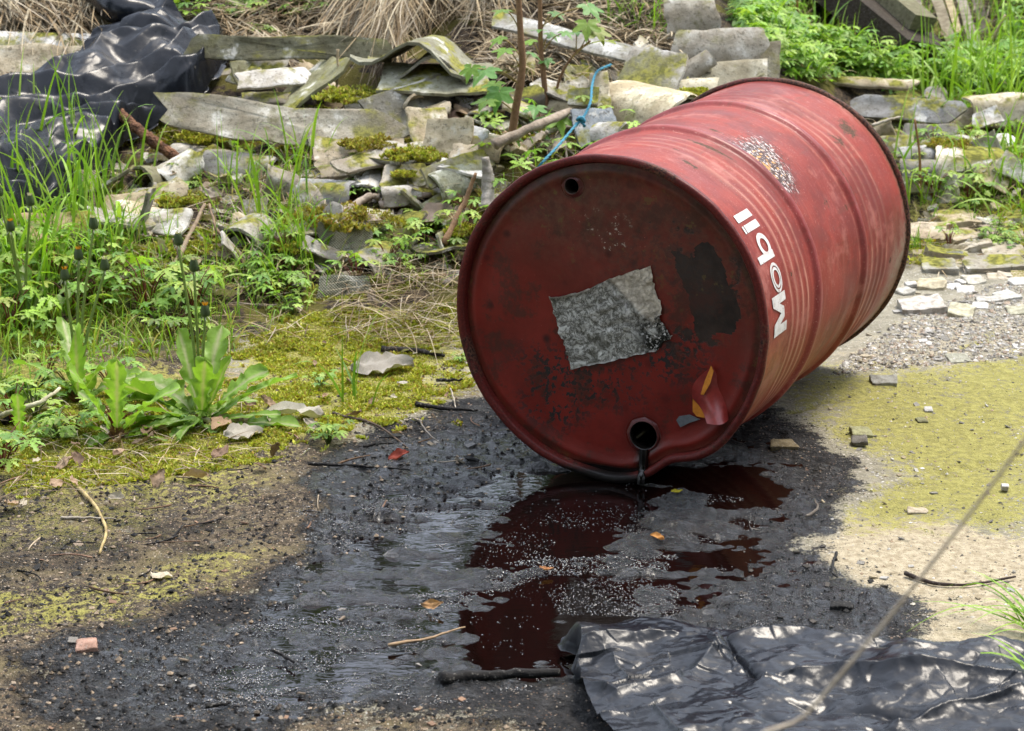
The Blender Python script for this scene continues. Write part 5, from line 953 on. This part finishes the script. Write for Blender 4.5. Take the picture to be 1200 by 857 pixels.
for poly, n, L in (([(-10,240),(140,230),(260,330),(280,420),(60,440),(-10,480)], 1700, .11), ([(230,200),(380,200),(420,330),(300,400),(240,330)], 520, .10), ([(1060,150),(1200,130),(1200,280),(1080,260)], 420, .09), ([(860,-20),(1210,-20),(1210,112),(960,100)], 1600, .13), ([(400,260),(545,250),(545,340),(420,340)], 160, .07), ([(1200,-40),(1650,-40),(1650,330),(1200,330)], 1500, .12), ([(560,140),(1040,150),(1040,320),(560,330)], 500, .08)):
    px, py = inside(poly, n, qg); b = atv(px, py); a = qg.uniform(0, 6.3, n); t = np.abs(qg.normal(0, .55, n)); d = np.stack([np.cos(a)*t, np.sin(a)*t, np.ones(n)], 1)
    cl = np.concatenate([GR*1.05, [(.42,.36,.16), (.34,.40,.08)]])[qg.integers(0, 6, n)]; V, F, C = ribbons(b, d, L*qg.uniform(.4, 1.3, n), .0030*qg.uniform(.6, 1.4, n), qg.uniform(.1, .9, n), cl*qg.uniform(.75, 1.2, (n, 1)), qg, 6, curl=.08); mb.add(V, F, C)
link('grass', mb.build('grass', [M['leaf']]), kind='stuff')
# ferny weeds: stems with five-fingered cut leaves
def fern_leaf(q, size, col):
    outl = [(0, .02), (.22, .05), (.34, .16), (.44, .07), (.58, .19), (.68, .08), (.82, .12), (1.0, .005)]; Vs, Fs, Cs = [], [], []; n = 0
    for a in (-105, -52, 0, 52, 105):
        L = size*(1-.25*abs(a)/105)*q.uniform(.85, 1.1); ca, sa = math.cos(R(a)), math.sin(R(a)); k = len(outl); t = np.array([o_[0] for o_ in outl])*L; w_ = np.array([o_[1] for o_ in outl])*L*1.25; z = -.25*t*t/L+.03*size
        ax_ = np.stack([t*ca, t*sa, z], 1); l = np.stack([t*ca-w_*sa, t*sa+w_*ca, z+.25*w_], 1); r_ = np.stack([t*ca+w_*sa, t*sa-w_*ca, z+.25*w_], 1); Vs.append(np.concatenate([l, ax_, r_])); j = np.arange(k-1)
        Fs.append(np.concatenate([np.stack([j, j+k, j+k+1, j+1], 1), np.stack([j+k, j+2*k, j+2*k+1, j+k+1], 1)])+n); n += 3*k; Cs.append(np.tile(np.array(col)*q.uniform(.8, 1.2), (3*k, 1)))
    return np.concatenate(Vs), np.concatenate(Fs), np.concatenate(Cs)
def orient(V, yaw, pitch, pos):
    m_ = np.array(Matrix.Rotation(yaw, 3, 'Z') @ Matrix.Rotation(-pitch, 3, 'Y')); return V@m_.T+pos
def mleaf(size, col, q):
    n = 61; th = np.linspace(-math.pi*.92, math.pi*.92, n); lob = np.zeros(n)
    for a, l in ((0, 1.0), (.95, .88), (-.95, .88), (1.95, .58), (-1.95, .58)): lob = np.maximum(lob, l*np.exp(-np.abs((th-a)/.42)**1.25))
    r_ = size*(.26+.74*lob)*(1+.07*np.cos(th*17)); x, y = r_*np.cos(th), r_*np.sin(th); z = -.22*r_**2/size+.10*np.abs(np.sin(th*1.65))*r_; V = np.concatenate([[[0, 0, 0]], np.stack([x*.5, y*.5, z*.35], 1), np.stack([x, y, z], 1)])
    j = np.arange(n-1); F = np.concatenate([np.stack([0*j, 1+j, 2+j, 2+j], 1), np.stack([1+j, 1+n+j, 2+n+j, 2+j], 1)]); return V, F, np.tile(np.array(col)*q.uniform(.85, 1.2), (len(V), 1))
HC = [(.20,.36,.05), (.27,.43,.055), (.15,.29,.055), (.32,.45,.08)]
def herb(seed, n, h, ls, stemcol):
    ls *= .74; n = int(n*1.25); q = np.random.default_rng(seed); L = MB(); S = MB()
    for k in range(n):
        a = q.uniform(0, 6.3); rr_ = h*q.uniform(.25, .95); zz = h*q.uniform(.35, 1.05); e = np.array([rr_*math.cos(a), rr_*math.sin(a), zz]); V, F = tube(spline([(0, 0, -.01), (e[0]*.4, e[1]*.4, zz*.7), tuple(e)], 6), np.linspace(.0016, .0009, 6), 4); S.add(V, F, stemcol)
        V, F, C = (mleaf(ls*q.uniform(.5, .85), HC[q.integers(0, 4)], q) if seed == 501 else fern_leaf(q, ls*q.uniform(.6, 1.2), np.array(HC[q.integers(0, 4)])*((1.0, .75, .9) if q.random() < .12 else (1, 1, 1)))); L.add(orient(V, a+q.normal(0, .4), q.normal(-.1, .3), e), F, C)
    return L.build('leaves', [M['leaf']]), S.build('stems', [M['leaf']])
HV = [herb(500+k, [9, 13, 7, 16][k], [.075, .06, .09, .055][k], [.042, .036, .046, .034][k], [(.16,.05,.03), (.12,.16,.04), (.18,.04,.03), (.10,.14,.04)][k]) for k in range(4)]
proto = {}
def weed(px, py, k, sc, lab, grp):
    p = at(px, py)
    if k in proto: return dup(proto[k], p, (0, 0, q.uniform(0, 6.3)), sc, lab, grp)
    t = empty('weed', p, lab, 'weed', grp, q.uniform(0, 6.3)); link('leaves', HV[k][0], t); link('stems', HV[k][1], t); t.scale = (sc,)*3; proto[k] = t; return t
def weeds(poly, n, lab, grp, s0=.7, s1=1.3):
    px, py = inside(poly, n, q)
    for a, b in zip(px, py): weed(a, b, int(q.integers(0, 4)), q.uniform(s0, s1), lab, grp)
weeds([(-10,300),(130,300),(230,330),(260,400),(60,420),(-10,440)], 17, 'ferny green weed in the thicket at left', 'weeds in the thicket at left', .8, 1.4)
weeds([(-10,420),(110,420),(230,470),(180,500),(60,520),(-10,560)], 14, 'low green weed on the soil at lower left', 'low weeds at lower left', .7, 1.2)
weeds([(290,320),(380,330),(420,380),(300,390)], 9, 'ferny weed at the foot of the heap', 'weeds at the foot of the heap', .6, 1.0)
weeds([(430,285),(545,270),(545,330),(440,330)], 14, 'ferny weed beside the left edge of the drum', 'weeds beside the drum', .6, 1.0)
weeds([(200,190),(545,180),(540,300),(240,320)], 8, 'small ferny weed among the broken roofing', 'weeds among the roofing', .5, .8)
weeds([(1060,170),(1200,160),(1200,300),(1070,290)], 22, 'small ferny weed among the stones right of the drum', 'weeds among the stones', .5, .9)
weeds([(230,-5),(330,-5),(420,40),(300,45),(200,30)], 16, 'pale green weed at the top of the heap', 'weeds at the top of the heap', .6, .9)
for px, py, k, sc, lab in ((385,520,3,.75,'small blue green weed at the edge of the black soil'), (375,455,1,.6,'small weed beside the lone grass on the yellow moss'), (550,255,0,.85,'reddish stemmed weed just left of the drum rim'), (418,338,2,.8,'weed with a purple tinged stem below the textured shard'), (335,300,2,.7,'weed with a broad round leaf by the hollow tile fragment'), (230,500,3,.6,'tiny leafed weed under the right dandelion'), (540,425,3,.35,'bright seedling in the moss left of the drum')):
    weed(px, py, k, sc, lab, None)
# the green slope behind: leaves nobody could count
qq = np.random.default_rng(91); mb = MB()
for poly, n, ls in (([(845,-10),(925,25),(955,62),(1060,78),(1175,82),(1260,60),(1260,118),(1120,112),(940,100),(880,78)], 1500, .034), ([(840,-60),(930,-60),(930,20),(850,10)], 260, .034), ([(1165,-60),(1270,-60),(1270,70),(1175,80)], 420, .034), ([(165,-30),(240,-30),(240,30),(190,25)], 80, .04), ([(1210,-60),(1650,-60),(1650,130),(1210,118)], 900, .036), ([(560,150),(1030,160),(1030,310),(560,320)], 160, .034), ([(-10,300),(60,300),(200,330),(120,420),(-10,430)], 60, .03)):
    px, py = inside(poly, n, qq); P = atv(px, py)
    for p in P:
        V, F, C = fern_leaf(qq, ls*qq.uniform(.6, 1.3), np.array(HC[qq.integers(0, 4)])*qq.uniform(.8, 1.25)); mb.add(orient(V, qq.uniform(0, 6.3), qq.normal(-.1, .35), p+np.array([0, 0, qq.uniform(.01, .10)])), F, C)
link('ground_cover', mb.build('ground_cover', [M['leaf']]), kind='stuff')
# dandelions: every large leaf its own part
def dleaf(L, W, pitch, curve, twist, q, teeth=7, shade=1.0):
    W *= .82
    n, m_ = 40, 7; t = np.linspace(0, 1, n); ang = pitch-curve*t; C = np.zeros((n, 2)); ds = L/(n-1)
    for i in range(1, n): C[i] = C[i-1]+ds*np.array([math.cos(ang[i]), math.sin(ang[i])])
    w_ = W*(.10+.90*np.clip(np.sin(np.pi*t**1.35*.93), 0, 1)**.75)*(1-smooth((t-.93)/.07)*.85); saw = (t*teeth) % 1.0; w_ = w_*(1-.55*(1-saw)*smooth((.95-t)/.25)*smooth((t-.05)/.1)*(saw < 1)); w_[t < .12] = W*.09
    u = np.linspace(-1, 1, m_); V = np.zeros((n, m_, 3)); fold = .14; nrm = np.stack([-np.sin(ang), np.cos(ang)], 1)
    for j in range(m_):
        h = fold*abs(u[j])*w_+.012*W/.03*vnoise(t*9+q.random()*9, np.full(n, u[j]*2), 240)*abs(u[j]); tw = twist*t
        V[:, j, 0] = C[:, 0]+nrm[:, 0]*h-np.array(saw < .5)*0; V[:, j, 1] = u[j]*w_*np.cos(tw); V[:, j, 2] = C[:, 1]+nrm[:, 1]*h+u[j]*w_*np.sin(tw)
    col = np.zeros((n, m_, 3)); col[:] = np.array([.21, .35, .05])*shade; col[:, m_//2] = (.40, .42, .22); col[:5, :] = (.20, .10, .06)
    return V.reshape(-1, 3), gridfaces(n, m_), col.reshape(-1, 3)
def dandelion(px, py, leaves, stalks, label, seed):
    q = np.random.default_rng(seed); root = empty('dandelion', at(px, py, .002), label, 'dandelion')
    for yaw, L, W, pitch, curve, sh in leaves:
        mb = MB(); V, F, C = dleaf(L, W, R(pitch), R(curve), q.normal(0, .5), q, int(q.integers(5, 9)), sh); mb.add(orient(V, R(yaw), 0, np.array([.006*math.cos(R(yaw)), .006*math.sin(R(yaw)), 0])), F, C); link('leaf', mb.build('leaf', [M['leaf']]), root)
    for dx, dy, h, kind in stalks:
        P = spline([(0, 0, 0), (dx*.35, dy*.35, h*.5), (dx, dy, h)], 12); mb = MB(); V, F = tube(P, np.linspace(.0034, .0026, 12), 7); mb.add(V, F, (.22, .30, .07)); st = link('flower_stalk', mb.build('flower_stalk', [M['leaf']]), root)
        pr = [(.0028, 0), (.0075, .002), (.0085, .008), (.0070, .017), (.0050, .023)]; th = np.linspace(0, 2*np.pi, 12, endpoint=False); V = np.concatenate([np.stack([r_*np.cos(th)*(1+.12*np.cos(6*th)), r_*np.sin(th)*(1+.12*np.cos(6*th)), th*0+z_], 1) for r_, z_ in pr]); hb = MB(); hb.add(V+P[-1], gridfaces(5, 12, True), (.075, .11, .05))
        n = 34; a = q.uniform(0, 6.3, n); d = np.stack([np.cos(a)*.25, np.sin(a)*.25, np.ones(n)], 1); V, F, C = ribbons(P[-1]+np.stack([np.cos(a)*.003, np.sin(a)*.003, .02+0*a], 1), d, np.full(n, .010), np.full(n, .0018), np.full(n, .2), np.tile((.65, .30, .02) if kind else (.55, .50, .42), (n, 1)), q, 3); hb.add(V, F, C)
        n = 10; a = np.linspace(0, 6.3, n); d = np.stack([np.cos(a), np.sin(a), -.5+0*a], 1); V, F, C = ribbons(P[-1]+np.array([0, 0, .004])+d*.006, d, np.full(n, .009), np.full(n, .003), np.full(n, .5), np.tile((.30, .32, .2), (n, 1)), q, 3); hb.add(V, F, C); link('flower_head', hb.build('flower_head', [M['leaf']]), st)
    return root
# yaw (0 = towards the right of the picture, -90 = towards the camera), length, half width, start pitch, bend, shade
dandelion(236, 497, [(8,.20,.028,38,22,1.2),(172,.20,.034,38,30,.95),(205,.17,.030,34,34,1.05),(-10,.19,.030,8,12,.9),(-165,.16,.028,20,30,1.0),(-100,.13,.030,30,50,.95),(15,.16,.030,58,40,1.1),(-12,.155,.018,20,18,.95),(75,.20,.040,66,22,1.0),(-70,.15,.032,82,20,1.25),(-35,.165,.028,70,14,1.2),(150,.17,.050,55,60,.85),(165,.15,.036,40,50,.85),(195,.13,.024,26,50,.9),(-150,.14,.020,10,22,.8),(-60,.07,.024,24,40,1.0),(-25,.13,.022,12,20,.8),(-120,.09,.018,12,25,.85),(30,.12,.02,45,60,.9),(120,.19,.028,70,18,.9)],
          [(.012,.02,.205,1),(-.035,.03,.34,0),(-.01,.05,.285,0)], 'right hand large dandelion with broad toothed leaves and closed flower heads', 61)
dandelion(137, 511, [(-75,.175,.032,76,10,1.35),(-150,.17,.030,66,12,1.25),(-25,.18,.030,56,34,1.25),(135,.13,.022,44,30,.9),(-140,.085,.036,6,40,1.0),(10,.15,.018,18,16,.85),(-20,.10,.018,16,30,.85),(170,.12,.02,24,30,.8)], [], 'bright dandelion with three upright toothed leaves left of the large flowering one', 62)
dandelion(92, 470, [(150,.17,.024,50,60,1.0),(-80,.17,.036,78,14,1.3),(-40,.15,.034,64,40,1.1),(20,.14,.026,36,40,.9),(185,.14,.022,30,40,.9),(110,.19,.034,60,30,.9),(-60,.10,.022,20,30,.8)], [(-.02,.03,.235,1),(.005,.05,.27,1),(.035,.06,.33,0),(.055,.05,.25,0)], 'flowering dandelion with four tall stalks behind the bright dandelion', 63)
dandelion(24, 518, [(-80,.11,.020,78,10,1.3),(50,.09,.02,50,50,.9),(10,.10,.018,20,30,.8)], [], 'small dandelion with one upright leaf at lower left', 64)
dandelion(30, 385, [(60,.13,.036,66,40,.85),(20,.11,.034,55,50,.85),(150,.12,.03,45,40,.9),(100,.14,.03,70,20,.9)], [(-.02,.0,.21,1),(.02,.02,.26,0),(-.045,.02,.28,0)], 'dandelion with round pale leaves in the thicket at far left', 65)
# maple sapling: two upright stems with lobed leaves
q = np.random.default_rng(23)
def sapling(base, top, rad, spec, label):
    b = at(*base); root = empty('maple_sapling', b, label, 'sapling'); d0 = (b-Vector(cam.location)).length
    def P3(px, py, dd=0.0): r_ = ray(px, py); t = (b.y+dd)/r_[1]; return np.array([r_[0]*t, r_[1]*t, CAM_H+r_[2]*t])-np.array(b)
    P = spline([(0, 0, -.02)]+[tuple(P3(*t)) for t in top], 26); mb = MB(); V, F = tube(P, np.linspace(rad, rad*.62, 26)*(1+.14*(np.arange(26) % 7 == 3)), 8); mb.add(V, F, (.22, .13, .07)); link('stem', mb.build('stem', [M['straw']]), root)
    for px, py, sz, dd, col in spec:
        e = P3(px, py, dd); k = int(np.argmin(np.abs(P[:, 2]-(e[2]-.05)))); mb = MB(); V, F = tube(spline([tuple(P[k]), tuple((P[k]+e)/2+np.array([0, 0, .012])), tuple(e)], 8), .0016, 5); mb.add(V, F, (.26, .20, .07)); tw = link('leaf_stalk', mb.build('leaf_stalk', [M['straw']]), root)
        mb = MB(); V, F, C = mleaf(sz, col, q); dv = e-P[k]; mb.add(orient(V, math.atan2(dv[1]-.6*abs(dv[0])-.03, dv[0]), q.normal(-.35, .2), e), F, C); link('leaf', mb.build('leaf', [M['leaf']]), root)
LG, LY = (.11, .24, .055), (.17, .30, .035)
sapling((596,178), [(604,130),(612,80),(610,40),(606,-30)], .0105, [(568,82,.062,-.08,LG),(552,80,.038,-.10,LY),(585,108,.055,-.06,LG),(570,118,.045,-.08,LY),(592,58,.040,-.02,LY),(586,45,.035,.03,LY),(590,12,.035,.0,LY),(580,98,.04,-.02,LY),(622,62,.03,.04,LG)], 'maple sapling with the thicker brown stem and large lobed leaves')
sapling((640,134), [(638,100),(634,60),(633,20),(632,-30)], .0078, [(632,35,.032,-.02,LG),(650,15,.032,.02,LG),(645,40,.030,.02,LG),(662,38,.030,.0,LG),(622,48,.032,.03,LY),(640,70,.03,.0,LG),(690,8,.05,-.02,LG)], 'thinner maple sapling stem standing behind the thicker one')
sapling((648,128), [(655,95),(672,65),(692,48)], .004, [(705,48,.058,-.04,(.22,.26,.03)),(688,28,.050,-.02,(.18,.28,.04)),(676,38,.03,0,LG),(700,36,.045,-.02,(.20,.24,.04))], 'leaning maple shoot with yellowish leaves left of the drum top')
sapling((632,150), [(634,145),(636,142)], .004, [(640,140,.045,-.06,LG),(655,138,.05,-.08,LY),(632,158,.042,-.06,LG),(628,126,.042,-.05,LG),(606,150,.045,-.06,LG),(620,160,.035,-.07,LY)], 'low maple seedling with drooping leaves at the foot of the saplings')

# ------------------------------------------------------------------ rod, twine, boards, timber, dry stalk
def rusty():
    g = G('rusty_iron'); P = g.coord('Object'); n = g.noise(P, 60, 5, .7); v = g.voro(P, 150)
    return g.done(g.mix(g.ramp(n, .35, .65), (.045, .022, .014), (.20, .10, .055)), .9, g.bump(g.ma('ADD', n, v), 1.0, .006), Specular_IOR_Level=.2)
P = spline([tuple(at(*p)) for p in ((133,128,.10),(180,166,.06),(236,205,.015))], 40); o0 = Vector(P[0]); V, F = tube(P-P[0], .0135*(1+.16*vnoise(np.arange(40)*1.3, np.zeros(40), 250)), 12); V = V+.0016*np.stack([vnoise(np.arange(len(V))*.9, np.zeros(len(V)), 251+k) for k in range(3)], 1); mb = MB(); mb.add(V, F)
tag(link('iron_rod', mb.build('iron_rod', [rusty()]), loc=o0), 'rust covered iron rod poking out of the heap below the black plastic', 'rod')
P = spline([tuple(at(*p)) for p in ((716,76,.09),(700,84,.12),(694,100,.12),(692,120,.11),(684,137,.09),(672,150,.08),(655,170,.07),(638,188,.07),(628,200,.05))], 70); mb = MB()
for s_ in (0, 2.1, 4.2):
    th = np.arange(70)*1.1+s_; V, F = tube(P-P[0]+.0018*np.stack([np.cos(th), 0*th, np.sin(th)], 1), .0018, 6); mb.add(V, F)
kn = P[38]-P[0]
for a in range(7): V, F = tube(spline([tuple(kn), tuple(kn+np.array([math.cos(a)*.012, -.008, math.sin(a*1.7)*.012])), tuple(kn+np.array([math.cos(a+.8)*.010, -.004, math.sin(a*1.7+1)*.012]))], 6), .0032, 5); mb.add(V, F)
tag(link('twine', mb.build('twine', [flatmat('blue_twine', (.045, .23, .34), .6, .3, .3)]), loc=Vector(P[0])), 'knotted blue twine trailing over the rubble behind the drum', 'twine')
def board(p0, p1, wd_, th, col, seed):
    q = np.random.default_rng(seed); a, b = np.array(p0), np.array(p1); ax_ = b-a; L = np.linalg.norm(ax_); ax_ /= L; side = np.cross(ax_, [0, 1, .2]); side /= np.linalg.norm(side); nr = np.cross(side, ax_); n = 24; t = np.linspace(0, 1, n); V = []
    for cx_, cy_ in ((-1, -1), (1, -1), (1, 1), (-1, 1)): V.append(a+ax_*L*t[:, None]+side*(cx_*wd_/2*(1+.12*vnoise(t*5+seed, t*0+cx_, 260)))[:, None]+nr*(cy_*th/2)+.003*vnoise(t*8, t*0+cy_+seed, 261)[:, None]*nr)
    V = np.stack(V, 1).reshape(-1, 3); F = np.concatenate([gridfaces(n, 4, True), [[0, 3, 2, 1]], [[4*n-4, 4*n-3, 4*n-2, 4*n-1]]]); mb = MB(); c0 = (a+b)/2; mb.add(V-c0, F); o = link('board', mb.build('board', [M['wood']], False), loc=c0); o.color = (*col, 1); return o
for i, (x0, y0, x1, y1, wpx, dd, col, lab) in enumerate([(1058,-60,1090,64,17,.0,(.36,.31,.25),'leftmost grey board of the leaning bundle behind the grass'), (1072,-70,1126,72,20,.05,(.48,.41,.29),'wide pale board second from the left in the leaning bundle'), (1094,-60,1122,40,14,-.03,(.56,.46,.29),'short yellowish board on top of the leaning bundle'), (1108,-60,1150,66,20,.08,(.42,.37,.29),'split grey board right of the yellowish one in the bundle'), (1128,-60,1166,50,22,.16,(.20,.17,.14),'dark brown board at the right of the leaning bundle')]):
    base = at(x1, y1, .02); r_ = ray(x0, y0); t = (base.y+.35+dd)/r_[1]; top = (r_[0]*t, r_[1]*t, CAM_H+r_[2]*t); tag(board((base.x, base.y+dd, base.z), top, wpx*4.6/FPX, .022, col, 40+i), lab, 'board', 'weathered boards leaning at upper right')
tb = lambda px, py, dd: (lambda r_, y_: (r_[0]*y_/r_[1], y_, CAM_H+r_[2]*y_/r_[1]))(ray(px, py), 8.55+dd)
tag(board(tb(925, -62, -.55), tb(1080, 66, -1.0), .085, .22, (.045, .035, .025), 51), 'dark rotting timber sloping behind the green plants at upper right', 'timber'); tag(board(tb(985, -48, -.62), tb(1082, 28, -.95), .05, .10, (.18, .17, .10), 52), 'mossy grey timber lying on top of the dark rotting one', 'timber')
for (x0, y0, x1, y1, l, rad, col, lab) in ((930,-30,934,42,.0,.0045,(.36,.17,.07),'thin orange brown stem standing in the green plants'), (985,-10,968,38,.1,.005,(.42,.33,.27),'pale pinkish stem leaning in the green plants'), (1178,18,1140,80,.1,.006,(.50,.40,.24),'dry straw coloured stem leaning by the boards'), (1072,140,1078,228,.0,.0045,(.36,.2,.09),'reddish dry stem standing right of the far rim')):
    b = at(x1, y1); r_ = ray(x0, y0); t = (b.y-.05)/r_[1]; e = np.array([r_[0]*t, r_[1]*t, CAM_H+r_[2]*t])-np.array(b); mb = MB(); V, F = tube(spline([(0, 0, -.01), tuple(e*.5+np.array([.006, 0, 0])), tuple(e)], 12), np.linspace(rad, rad*.6, 12), 6); mb.add(V, F); o = link('dry_reed', mb.build('dry_reed', [M['twig']]), loc=b); o.color = (*col, 1); tag(o, lab, 'reed')
b = np.array([.17, 1.74, 0.0]); r_ = lambda px, py, k: ray(px, py)*k+np.array([0, 0, CAM_H]); P = spline([tuple(b*0), tuple(b*0+np.array([.04, .03, .25])), tuple(r_(868, 931, 1.80)-b), tuple(r_(950, 832, 1.78)-b), tuple(r_(1075, 682, 1.74)-b), tuple(r_(1235, 470, 1.66)-b), tuple(r_(1330, 330, 1.62)-b)], 44); mb = MB(); V, F = tube(P, np.linspace(.0017, .0012, 44), 8); mb.add(V, F, (.52, .45, .36)); tag(link('dry_stalk', mb.build('dry_stalk', [M['straw']]), loc=b), 'long blurred dry stalk crossing in front of the plastic sheet at lower right', 'stalk')

# ------------------------------------------------------------------ labels: tell the look-alikes apart by what they lie beside, then by their order
MARKS = [(70,226,'the cross hatched tile'),(192,258,'the pale triangular chip'),(293,258,'the hollow arched tile'),(262,178,'the half round ridge tile'),(404,290,'the dished textured tile'),(330,141,'the long curved roofing strip'),(430,172,'the mossy brown slab'),(526,165,'the upright cream slab'),(500,70,'the arched roofing stack'),(185,165,'the rusty rod'),(100,120,'the draped black plastic'),(236,470,'the large right dandelion'),(137,500,'the bright dandelion'),(92,420,'the four stalked dandelion'),(30,385,'the far left dandelion'),(24,515,'the small left dandelion'),(408,460,'the lone mossside grass'),(448,435,'the pale grey dry leaf'),(345,490,'the bleached leaf'),(545,300,'the left drum rim'),(475,230,'the grey branch pieces'),(440,250,'the curled grey leaf'),(350,250,'the slender heap grasses'),(340,340,'the foot of the heap'),(60,270,'the buff half hidden slab'),(20,320,'the left picture edge'),(215,300,'the dry forked stem'),(655,112,'the tan half round tile'),(698,147,'the blue grey block'),(610,150,'the maple saplings'),(738,118,'the big cream tile'),(690,110,'the blue twine'),(565,200,'the peeling branch stub'),(1060,126,'the dark lichened slab'),(1132,192,'the smooth cream tile'),(1172,124,'the cream corrugated tile'),(1122,256,'the cracked flagstone'),(1162,311,'the long grey kerb stone'),(1080,357,'the large triangular slab'),(1149,354,'the bright white pebble'),(1110,40,'the leaning boards'),(1000,20,'the rotting timber'),(900,60,'the broad grey slab'),(1036,442,'the flat dark stone'),(1010,505,'the mossy stone'),(1130,555,'the mossy crack'),(1120,680,'the dark curved twig'),(1075,593,'the pale scuffed chip'),(985,703,'the black curled scrap'),(940,520,'the brown bark chip'),(900,690,'the puddle tail'),(115,610,'the bent yellowish stem'),(100,751,'the orange brown stone'),(232,765,'the half sunk stone'),(190,678,'the pale leaf scrap'),(290,830,'the lower left shore'),(420,545,'the black soil twig'),(470,535,'the red leaf scrap'),(580,792,'the thick oily stick'),(740,40,'the greenish straw'),(300,20,'the top straw'),(1180,430,'the right gravel edge'),(1060,405,'the gravel patch'),(1160,610,'the right concrete edge'),(40,640,'the far left dirt'),(300,600,'the brown dirt'),(500,820,'the front dirt'),(150,820,'the lower left corner')]
MW = [(at(x_, y_), n_) for x_, y_, n_ in MARKS]
from collections import defaultdict
def looks(o):
    if o.type == 'MESH' and o.name.split('.')[0] in ('tile_chip', 'stone_chip', 'roof_tile_shard', 'pebble', 'dry_leaf', 'twig'):
        r_, g_, b_ = o.color[:3]; l_ = (r_+g_+b_)/3
        return 'black' if l_ < .035 else 'dark' if l_ < .13 else 'whitish' if l_ > .47 else 'reddish' if r_ > 1.75*g_ else 'tan' if r_ > 1.35*b_ else 'grey'
    sc_ = o.scale[0]; return 'broad' if sc_ > 1.12 else 'small' if sc_ < .72 else 'leafy' if 'weed' in o.name else 'slim'
sets = defaultdict(list)
for o in SC.objects:
    if o.parent is None and 'label' in o and 'group' in o: sets[o['label']].append(o)
sub = defaultdict(list)
for lab, obs in sets.items():
    for o in (obs if len(obs) > 1 else []):
        near = min(MW, key=lambda m_: (m_[0]-Vector(o.location)).length)[1]; lk = looks(o); noun = o['category']; grp_ = o['group']
        head_ = {'grass tuft': 'green grass tuft', 'weed': 'ferny green weed', 'dead leaf': 'dry dead leaf', 'tile chip': 'broken roofing chip', 'tile shard': 'tilted roofing shard', 'stone chip': 'flat stone chip'}.get(noun, noun)
        sub[f'{lk} {head_} beside {near}'].append(o)
ordn = ['leftmost', 'second from left', 'third from left', 'fourth from left', 'fifth from left', 'sixth from left', 'seventh from left', 'eighth from left', 'ninth from left', 'tenth from left', 'eleventh from left', 'twelfth from left', '13th from left', '14th from left', '15th from left', '16th from left', '17th from left', '18th from left', '19th from left', '20th from left', '21st from left', '22nd from left', '23rd from left']+[f'{k_}th from left' for k_ in range(24, 60)]
for l2, os_ in sub.items():
    os_.sort(key=lambda o: o.location.x/o.location.y)
    for k, o in enumerate(os_):
        o['label'] = l2 if len(os_) == 1 else f'{l2}, ' + ('rightmost' if k == len(os_)-1 else ordn[min(k, 58)]) + (' of these' if len(os_) > 2 else ' of the two')
